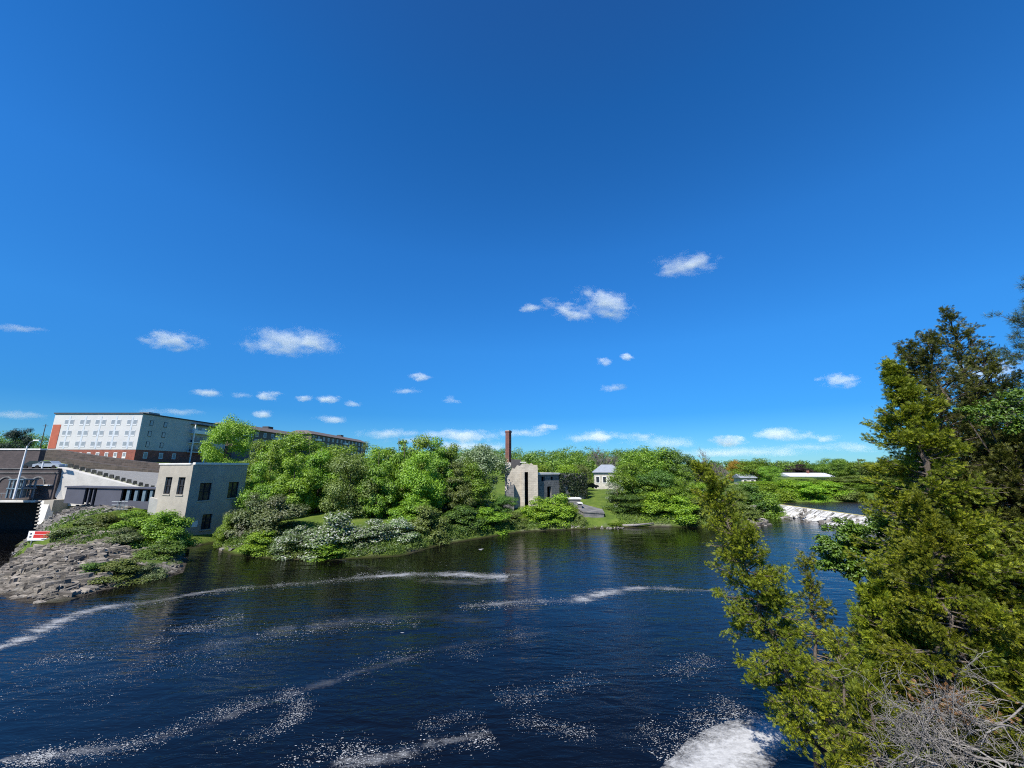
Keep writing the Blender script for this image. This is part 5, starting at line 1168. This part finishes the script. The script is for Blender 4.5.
def place(template, pos, d, size, roll=None):
    n = len(pos); d = d / (np.linalg.norm(d, axis=1)[:, None] + 1e-9)
    r = rand_dirs(n) if roll is None else roll
    y = np.cross(r, d); y /= np.linalg.norm(y, axis=1)[:, None] + 1e-9; z = np.cross(d, y)
    T = template[None]                                     # 1 x m x 4 x 3
    s = size[:, None, None, None]
    W = pos[:, None, None] + s * (T[..., 0:1] * d[:, None, None] + T[..., 1:2] * y[:, None, None] + T[..., 2:3] * z[:, None, None])
    return W.reshape(-1, 4, 3)
def conifer(name, base, top, label, cat, nb=120, Lmax=2.4, lm='cedar', seed=1, prof=0.7, droop=-0.15, size=0.17, dens=1.0, bare=0.1, trunk_r=0.14, template=None, side=None, keep=None, twig=6, sub=0.38, lift=0.35, bark='cedar_bark', jit=0.1, minL=0.25, group=None, qmin=0.22):
    global rng
    keep_rng = rng; rng = np.random.default_rng(seed)
    template = FAN if template is None else template
    base, top = np.array(base, float), np.array(top, float); H = np.linalg.norm(top - base)
    tt = np.linspace(0, 1, 14); bend = rng.normal(0, 0.012 * H, (14, 3)); bend[0] = 0; bend[-1] = 0
    path = base + (top - base) * tt[:, None] + bend + np.outer(np.sin(tt * math.pi), np.array([0.03 * H, 0, 0]))
    tr = MB(); tr.tube(path, trunk_r * (1 - tt) ** 0.8 + 0.012, 8)
    P_, D_ = [], []
    for i in range(nb):
        t = bare + (1 - bare) * (i + rng.random()) / nb; f_ = t * 13; j = min(int(f_), 12); o = path[j] + (path[j + 1] - path[j]) * (f_ - j)
        Lb = max(minL, Lmax * ((1 - t) ** prof) * (0.55 + 0.45 * min(1, t / 0.25)) * rng.uniform(0.45, 1.12)); az = rng.uniform(0, 2 * math.pi)
        if side is not None and rng.random() < side[1]: az = side[0] + rng.normal(0, 0.8)
        el = droop + (0.9 - droop) * t ** 2 + rng.normal(0, 0.13)
        d = np.array([math.cos(az) * math.cos(el), math.sin(az) * math.cos(el), math.sin(el)]); pts = [o]; n = 6
        for s_ in range(n):
            d = d + np.array([0, 0, lift * (s_ / n - 0.25) * 0.45]) + rng.normal(0, 0.05, 3); d /= np.linalg.norm(d); pts.append(pts[-1] + d * Lb / n)
        pts = np.array(pts); tr.tube(pts, np.linspace(0.012 + 0.016 * Lb, 0.004, n + 1), 4, cap=False)
        for s_ in range(int(twig * (0.5 + Lb / Lmax)) + 2):
            q = rng.uniform(qmin, 1.0); f2 = q * n; j2 = min(int(f2), n - 1); bp = pts[j2] + (pts[j2 + 1] - pts[j2]) * (f2 - j2); bd = pts[j2 + 1] - pts[j2]; bd /= np.linalg.norm(bd)
            td = bd + rand_dirs(1)[0] * 0.75; td[2] += 0.1; td /= np.linalg.norm(td); tl = Lb * sub * (1.15 - q) * rng.uniform(0.6, 1.2) + 0.12
            m = max(2, int(dens * (3 + tl * 10))); u_ = rng.random(m)
            P_.append(bp + td * (u_ * tl)[:, None] + rng.normal(0, jit * 0.5, (m, 3))); D_.append(td + rand_dirs(m) * 0.75 + np.array([0, 0, -0.05]))
            if tl > 0.25: tr.tube(np.array([bp, bp + td * tl * .5, bp + td * tl]), [0.009, 0.006, 0.003], 3, cap=False)
    P_, D_ = np.concatenate(P_), np.concatenate(D_)
    if keep is not None: k_ = keep(P_); P_, D_ = P_[k_], D_[k_]
    e = empty(name, base, label, cat, group)
    part(tr, 'trunk', M[bark], e, True)
    cr = MB(); cr.quads(place(template, P_, D_, size * rng.uniform(0.6, 1.35, len(P_)))); part(cr, 'crown', L[lm], e)
    rng = keep_rng; return e
def bpt(px, py, Y): return tuple(atY(px, py, Y))
# slender cedar leaning over the water
conifer('cedar_tree', bpt(818, 772, 13.6), bpt(700, 470, 14.6), 'slender cedar leaning out over the river with thin olive tufts', 'tree', nb=190, Lmax=1.6, seed=21, prof=0.35, droop=-0.05, qmin=0.03, size=0.12, dens=2.9, bare=0.10, trunk_r=0.085, twig=5, lm='cedar')
# main yellow-green cedar
conifer('cedar_tree', bpt(978, 720, 13.0), bpt(893, 368, 13.4), 'big yellow-green cedar filling the bank beside the dead branches', 'tree', nb=240, Lmax=3.2, seed=5, prof=0.75, droop=-0.2, size=0.13, dens=3.4, bare=0.10, trunk_r=0.17, twig=8)
# neighbours
conifer('cedar_tree', bpt(905, 720, 15.5), bpt(892, 548, 15.5), 'shorter yellow cedar between the leaning one and the big one', 'tree', nb=120, Lmax=2.0, seed=8, prof=0.55, droop=-0.1, size=0.13, dens=3.0, bare=0.05, trunk_r=0.1, twig=7)
conifer('cedar_tree', bpt(1000, 640, 16.0), bpt(946, 312, 16.0), 'tallest dark cedar with a ragged open top', 'tree', nb=150, Lmax=2.7, seed=13, prof=0.55, droop=-0.1, size=0.16, dens=1.2, bare=0.15, trunk_r=0.15, twig=6, lm='cedar_shade')
conifer('cedar_tree', bpt(960, 640, 15.2), bpt(908, 345, 15.2), 'dark thin-topped cedar close beside the tallest one', 'tree', nb=120, Lmax=2.2, seed=17, prof=0.55, droop=-0.1, size=0.16, dens=1.2, bare=0.3, trunk_r=0.12, twig=6, lm='cedar_shade')
conifer('cedar_tree', bpt(1065, 640, 13.2), bpt(1012, 446, 13.2), 'dense dark cedar behind the bare branches at the edge', 'tree', nb=190, Lmax=3.0, seed=23, prof=0.5, droop=-0.2, size=0.17, dens=2.2, bare=0.05, trunk_r=0.16, twig=8, lm='cedar_shade')
conifer('cedar_tree', bpt(1015, 660, 18.5), bpt(980, 392, 18.5), 'dark cedar deep in the stand behind the big yellow one', 'tree', nb=150, Lmax=3.0, seed=29, prof=0.5, droop=-0.1, size=0.2, dens=1.7, bare=0.05, trunk_r=0.15, twig=7, lm='cedar_shade')
conifer('cedar_tree', bpt(955, 760, 12.0), bpt(922, 505, 12.2), 'young yellow cedar in front of the big one above the dead branches', 'tree', nb=120, Lmax=1.9, seed=51, prof=0.6, droop=-0.15, size=0.13, dens=2.8, bare=0.08, trunk_r=0.08, twig=7)
conifer('cedar_tree', bpt(900, 740, 13.8), bpt(880, 590, 14.0), 'bushy low cedar between the leafy sapling and the dead branches', 'tree', nb=110, Lmax=1.8, seed=53, prof=0.5, droop=-0.1, size=0.13, dens=2.6, bare=0.02, trunk_r=0.08, twig=7)
conifer('cedar_tree', bpt(1040, 700, 12.2), bpt(1005, 560, 12.4), 'low cedar at the edge just above the dead branches', 'tree', nb=110, Lmax=1.7, seed=57, prof=0.5, droop=-0.15, size=0.13, dens=2.4, bare=0.02, trunk_r=0.08, twig=7)
# white pine whose boughs reach in at the top
conifer('pine_tree', bpt(1100, 600, 13.5), bpt(1052, 278, 13.5), 'pine reaching in with layered boughs above the maple leaves', 'tree', nb=70, Lmax=3.2, seed=31, prof=0.35, droop=0.0, size=0.17, dens=1.3, bare=0.35, trunk_r=0.2, twig=9, lm='pine', template=TUFT, side=(math.pi, 0.5), bark='bark', sub=0.3, lift=0.15)
conifer('cedar_tree', bpt(965, 640, 14.6), bpt(927, 338, 14.8), 'dark cedar rising just behind the big yellow one', 'tree', nb=170, Lmax=2.5, seed=61, prof=0.5, droop=-0.1, size=0.15, dens=1.1, bare=0.2, trunk_r=0.13, twig=7, lm='cedar_shade')
conifer('cedar_tree', bpt(1030, 640, 15.0), bpt(982, 352, 15.2), 'dark cedar filling the gap under the pine boughs', 'tree', nb=170, Lmax=2.7, seed=67, prof=0.5, droop=-0.1, size=0.15, dens=1.2, bare=0.15, trunk_r=0.14, twig=7, lm='cedar_shade')
# low cedar growth at the foot of the stand
conifer('cedar_sapling', bpt(845, 800, 12.4), bpt(838, 640, 13.0), 'low cedar sapling at the foot of the leaning one', 'sapling', nb=60, Lmax=1.3, seed=37, prof=0.5, size=0.15, dens=1.1, bare=0.0, trunk_r=0.05, twig=5)
conifer('cedar_sapling', bpt(882, 800, 11.6), bpt(868, 690, 11.6), 'low cedar sapling in front of the dead branches', 'sapling', nb=50, Lmax=1.1, seed=41, prof=0.5, size=0.15, dens=1.1, bare=0.0, trunk_r=0.05, twig=5)
conifer('cedar_sapling', bpt(815, 700, 16.2), bpt(806, 560, 16.2), 'cedar sapling at the waterline behind the leaning one', 'sapling', nb=70, Lmax=1.2, seed=43, prof=0.5, size=0.16, dens=1.0, bare=0.0, trunk_r=0.06, twig=5)

def near_leafy(name, base, crowns, label, n, size, lm, tr=0.07, cat='tree'):
    e = empty(name, base, label, cat); t = MB(); c = MB(); cen = np.array([q[0] for q in crowns]); rad = np.array([q[1] for q in crowns])
    b0_ = np.array(base, float); mid = b0_ * 0.4 + cen.mean(0) * 0.6
    t.tube(np.array([b0_, b0_ * .6 + mid * .4 + [0.1, 0, 0], mid]), [tr, tr * .8, tr * .6], 7)
    sub = []; sr = []
    for q, r_ in zip(cen, rad):
        t.tube(np.array([mid, mid * .5 + q * .5 + [0, 0, .15], q]), [tr * .5, tr * .3, tr * .12], 5)
        for _ in range(18):
            o = q + rand_dirs(1)[0] * r_ * rng.uniform(.3, .95) * np.array([1, 1, .7]); sub.append(o); sr.append(r_ * rng.uniform(.25, .5)); t.tube(np.array([q, o]), [tr * .12, .004], 3, cap=False)
    c.quads(clump_leaves(np.array(sub), np.array(sr), n, size, 0.5, 0.6)); part(t, 'trunk', M['bark'], e, True); part(c, 'crown', L[lm], e); return e
near_leafy('maple_tree', bpt(1045, 640, 15.0), [(bpt(1010, 408, 13.0), .75), (bpt(985, 416, 13.0), .5), (bpt(1036, 398, 13.0), .9), (bpt(1026, 428, 12.9), .55), (bpt(962, 411, 13.1), .3)], 'bright green maple leaves among the dark cedars', 5200, 0.09, 'deep', 0.1)
near_leafy('leafy_sapling', bpt(870, 640, 18.5), [(bpt(846, 530, 18), .8), (bpt(864, 548, 18), 1.0), (bpt(829, 546, 18), .7), (bpt(848, 568, 18), .9), (bpt(882, 530, 18.5), 1.0), (bpt(822, 566, 17.6), .4)], 'deep green leafy sapling by the water behind the yellow cedars', 13000, 0.12, 'deep', 0.08)

# tangle of dead branches
DG = 'dead branches on the near bank'
for i, (px, py, Y, dx, dy, dz, ln, rd, lb) in enumerate([
        (1040, 770, 10.2, -1, .25, .30, 2.6, .045, 'longest bare grey dead branch sweeping across the near bank'),
        (1050, 705, 11.2, -1, .1, .05, 2.4, .04, 'bare dead branch just under the cedar trunk'),
        (1005, 790, 10.0, -.6, .2, .75, 1.7, .035, 'upright grey dead branch at the bottom corner'),
        (1035, 735, 10.6, -1, .1, .42, 2.0, .035, 'pale dead branch crossing the middle of the tangle'),
        (960, 790, 10.3, -.5, .3, .6, 1.5, .03, 'thin twiggy dead branch low in the tangle'),
        (1045, 680, 11.6, -.8, -.1, -.18, 2.1, .035, 'drooping dead branch hanging from the dark cedar'),
        (925, 775, 11.0, -.2, .2, .7, 1.3, .028, 'small dead branch beside the low cedar sapling'),
        (1000, 800, 9.6, -1, .2, .4, 1.8, .034, 'low dead branch along the very bottom of the tangle'),
        (1040, 800, 9.4, -.5, .3, .6, 1.8, .036, 'thick dead branch rising at the outer end of the tangle'),
        (985, 730, 11.2, -1, .2, .12, 1.7, .032, 'forked dead branch in front of the cedar foliage')]):
    v = atY(px, py, Y); m_ = MB(); twig_tree(m_, v, (dx, dy, dz), ln * 0.85, rd * 0.75, 3, 0.95, (4, 6), 5, 0.22, -0.02, 0.0045)
    tag(m_.build('dead_branch', M['dead_wood'], None, True), lb, 'dead branch', DG)
# rusty dead foliage caught in the tangle
m_ = MB(); v = atY(952, 705, 11.0); L['rust'] = leafmat('leaf_rust', (0.10,0.045,0.02), (0.19,0.08,0.03), (0.26,0.12,0.05), 0.15, 1.0)
pos = np.array(v)[None] + rng.normal(0, 1, (260, 3)) * np.array([.45, .3, .22]); m_.quads(place(FAN2, pos, rand_dirs(260), 0.12 * rng.uniform(.6, 1.3, 260))); tag(m_.build('dead_foliage', L['rust']), 'rusty brown dead cedar foliage caught in the grey branches', 'dead foliage')
undergrowth('undergrowth', [(9.5,9),(10.2,12),(11.5,15),(14,18.5),(20,24)], 9000, 0.5, 0.12, 'olive', 'scrubby growth on the near bank', (-6.0, 0.5))

# ------------------------------------------------------------------ clouds
vm, nt, out = newmat('cloud_vapour')
tc = coords(nt, 'Object'); gp = N(nt, 'NewGeometry'); oi = N(nt, 'ObjectInfo')
ln_ = N(nt, 'VectorMath', operation='LENGTH'); nt.links.new(tc, ln_.inputs[0])
wp = N(nt, 'VectorMath', operation='ADD'); nt.links.new(gp.outputs['Position'], wp.inputs[0])
sd = N(nt, 'CombineXYZ'); nt.links.new(math_(nt, 'MULTIPLY', oi.outputs['Random'], 9000.0), sd.inputs[0]); nt.links.new(sd.outputs[0], wp.inputs[1])
n1 = noise(nt, vscale(nt, wp.outputs[0], (0.75, 1.0, 1.5)), 0.017, 8, 0.66)
fall = math_(nt, 'SUBTRACT', 1.0, ln_.outputs['Value'])
dn = math_(nt, 'ADD', math_(nt, 'MULTIPLY', fall, 0.9), math_(nt, 'MULTIPLY', math_(nt, 'SUBTRACT', n1, 0.5), 3.4))
dn = math_(nt, 'MULTIPLY', math_(nt, 'SUBTRACT', dn, 0.30), 1.2, False)
dn = math_(nt, 'MINIMUM', math_(nt, 'MAXIMUM', dn, 0.0), 1.0)
edge = math_(nt, 'MULTIPLY', fall, 4.0, True)
at = N(nt, 'Attribute'); at.attribute_type = 'OBJECT'; at.attribute_name = 'thick'
dn = math_(nt, 'MULTIPLY', math_(nt, 'MULTIPLY', dn, edge), at.outputs['Fac'])
vs_ = N(nt, 'VolumePrincipled'); vs_.inputs['Color'].default_value = (1, 1, 1, 1); vs_.inputs['Anisotropy'].default_value = -0.25; vs_.inputs['Density Attribute'].default_value = ''
nt.links.new(dn, vs_.inputs['Density']); nt.links.new(vs_.outputs[0], out.inputs['Volume'])
ball = MB(); la = np.linspace(0, math.pi, 11); lo = np.arange(20) * 2 * math.pi / 20
V_ = np.stack([np.outer(np.sin(la), np.cos(lo)), np.outer(np.sin(la), np.sin(lo)), np.outer(np.cos(la), np.ones(20))], -1)
Qd = [(i * 20 + j, i * 20 + (j + 1) % 20, (i + 1) * 20 + (j + 1) % 20, (i + 1) * 20 + j) for i in range(10) for j in range(20)]
ball.rawq(V_.reshape(-1, 3), np.array(Qd)[:, ::-1]); cme = ball.mesh('cloud', vm)
CG = 'small fair-weather clouds'
CL = [(688, 265, 66, 20, .9, 'thin streaked cloud highest in the sky'), (606, 304, 60, 30, 1.0, 'bright slanting cloud largest of the pair over the ruined mill'), (568, 311, 48, 18, .9, 'flatter cloud joined to the bright slanting one'), (532, 309, 26, 11, .6, 'faint wisp trailing off the flatter cloud'),
      (291, 342, 92, 30, 1.0, 'large lumpy white cloud over the brown apartment blocks'), (173, 341, 56, 22, .9, 'oval white cloud over the grey end wing'), (605, 361, 18, 12, .7, 'tiny puff below the bright slanting cloud'), (627, 358, 14, 10, .7, 'smaller twin of the tiny puff over the lawn'),
      (614, 388, 28, 10, .5, 'pale wisp over the white stone house'), (838, 381, 42, 18, .8, 'ragged cloud beside the tall dark cedar'), (270, 396, 24, 12, .9, 'small bright puff under the large lumpy cloud'), (207, 393, 32, 9, .6, 'thin flat wisp above the powerhouse'), (245, 395, 22, 8, .4, 'faint wisp beside the small bright puff'),
      (329, 400, 24, 11, .9, 'bright puff third in the low row over the grove'), (303, 398, 18, 10, .6, 'pale puff second in the low row over the grove'), (354, 403, 20, 8, .6, 'small wisp ending the low row over the grove'), (418, 376, 26, 11, .8, 'lone small cloud above the grove'), (405, 391, 30, 8, .4, 'faint streak under the lone small cloud'),
      (332, 420, 44, 10, .6, 'flat pale streak just above the brown roofs'), (265, 414, 22, 10, .6, 'pale puff low over the brown apartment roof'), (452, 400, 22, 10, .3, 'barely visible smudge over the grove'), (596, 438, 58, 18, 1.0, 'bright low heap cloud between the chimney and the lawn'), (545, 427, 26, 11, .8, 'small bright cloud right of the chimney top'),
      (522, 433, 60, 10, .6, 'grey flat cloud behind the chimney'), (462, 436, 74, 16, 1.0, 'low white bank behind the grove treetops'), (390, 434, 60, 12, .6, 'pale bank behind the grove skyline'), (730, 441, 36, 13, 1.0, 'compact bright cloud over the bare grey tree'), (781, 434, 56, 16, .8, 'wide soft cloud over the white bungalow'),
      (826, 438, 34, 10, .5, 'pale streak beside the wide soft cloud'), (16, 328, 44, 8, .45, 'thin streak alone at the edge of the sky'), (665, 443, 70, 16, .4, 'grey haze cloud over the trees past the lawn'), (745, 452, 130, 12, .5, 'long grey cloud bar low over the weir'), (700, 453, 90, 10, .35, 'thin haze streak over the bare grey tree'), (858, 447, 60, 12, .4, 'pale streak between the weir and the dark cedars'), (800, 447, 70, 9, .35, 'faint bar under the wide soft cloud'), (640, 437, 50, 10, .35, 'faint streak right above the trees past the lawn'), (415, 441, 60, 10, .45, 'pale low bank between the two grove skyline clouds'), (470, 447, 80, 14, .8, 'lowest white cloud resting on the grove and chimney skyline'), (990, 372, 70, 30, .6, 'soft cloud behind the thin cedar tops'), (170, 412, 60, 8, .4, 'faint pale streak over the apartment roof'), (20, 415, 60, 10, .4, 'pale streak low over the skyline woods')]
for i, (px, py, w_, h_, th_, lb) in enumerate(CL):
    Y = 1500 + 260 * (i % 3); c_ = atY(px, py, Y); k = Y / ray(px, py)[1]
    o = bpy.data.objects.new('cloud', cme); COL.objects.link(o); o.location = c_
    wx, hh_ = w_ * k * .65, h_ * k * .56; o.scale = (wx, max(wx * 0.55, hh_), hh_); o['thick'] = 3.9 * th_ / max(wx * 1.1, hh_ * 2)
    if px in (606, 568): o.rotation_euler.y = R(20)
    tag(o, lb, 'cloud', CG)

# ------------------------------------------------------------------ sky, sun, camera
SAZ, SEL = R(212), R(49)
Sd = Vector((math.sin(SAZ) * math.cos(SEL), math.cos(SAZ) * math.cos(SEL), math.sin(SEL)))
w = bpy.data.worlds.new('World'); sc.world = w; w.use_nodes = True; nt = w.node_tree; nt.nodes.clear()
out = nt.nodes.new('ShaderNodeOutputWorld'); bg = nt.nodes.new('ShaderNodeBackground')
sky = nt.nodes.new('ShaderNodeTexSky'); sky.sky_type = 'NISHITA'; sky.sun_disc = False; sky.sun_elevation = SEL; sky.sun_rotation = SAZ
sky.altitude = 300; sky.air_density = 1.0; sky.dust_density = 0.1; sky.ozone_density = 3.0
hs = nt.nodes.new('ShaderNodeHueSaturation'); hs.inputs['Saturation'].default_value = 1.0; hs.inputs['Value'].default_value = 1.0
sxz = N(nt, 'SeparateXYZ'); nt.links.new(coords(nt, 'Generated'), sxz.inputs[0])
tint = ramp(nt, sxz.outputs[2], [(0.0, (0.19,0.39,0.58)), (0.126, (0.094,0.364,0.645)), (0.289, (0.131,0.519,0.874)), (0.497, (0.132,0.575,1.0)), (0.723, (0.099,0.502,0.907)), (0.83, (0.115,0.448,0.81))])
nt.links.new(mixc(nt, 1.0, sky.outputs[0], tint, 'MULTIPLY'), hs.inputs['Color']); nt.links.new(hs.outputs[0], bg.inputs[0]); bg.inputs[1].default_value = 0.13
nt.links.new(bg.outputs[0], out.inputs[0])
sl = bpy.data.lights.new('sun', 'SUN'); sl.energy = 5.0; sl.angle = R(0.53); sl.color = (1.0, 0.955, 0.88)
so = bpy.data.objects.new('sun', sl); COL.objects.link(so); so.rotation_euler = Sd.to_track_quat('Z', 'Y').to_euler()
cam = bpy.data.cameras.new('camera'); co_ = bpy.data.objects.new('camera', cam); COL.objects.link(co_); sc.camera = co_
cam.sensor_width = 36; cam.lens = F / 1024 * 36; cam.clip_start = 0.1; cam.clip_end = 9000
co_.location = (0, 0, EYE); co_.rotation_euler = (R(90) + PITCH, 0, 0)
vs = sc.view_settings; sc.display_settings.display_device = 'sRGB'; vs.view_transform = 'Standard'; vs.look = 'None'; vs.exposure = 0.6; vs.gamma = 1.0; vs.use_curve_mapping = False
cy = sc.cycles; cy.use_denoising = False; cy.filter_width = 1.1; cy.max_bounces = 6; cy.diffuse_bounces = 3; cy.glossy_bounces = 3; cy.transmission_bounces = 4; cy.transparent_max_bounces = 12; cy.volume_bounces = 3
cy.volume_step_rate = 1.0; cy.sample_clamp_indirect = 6.0; cy.use_adaptive_sampling = True; cy.adaptive_threshold = 0.015
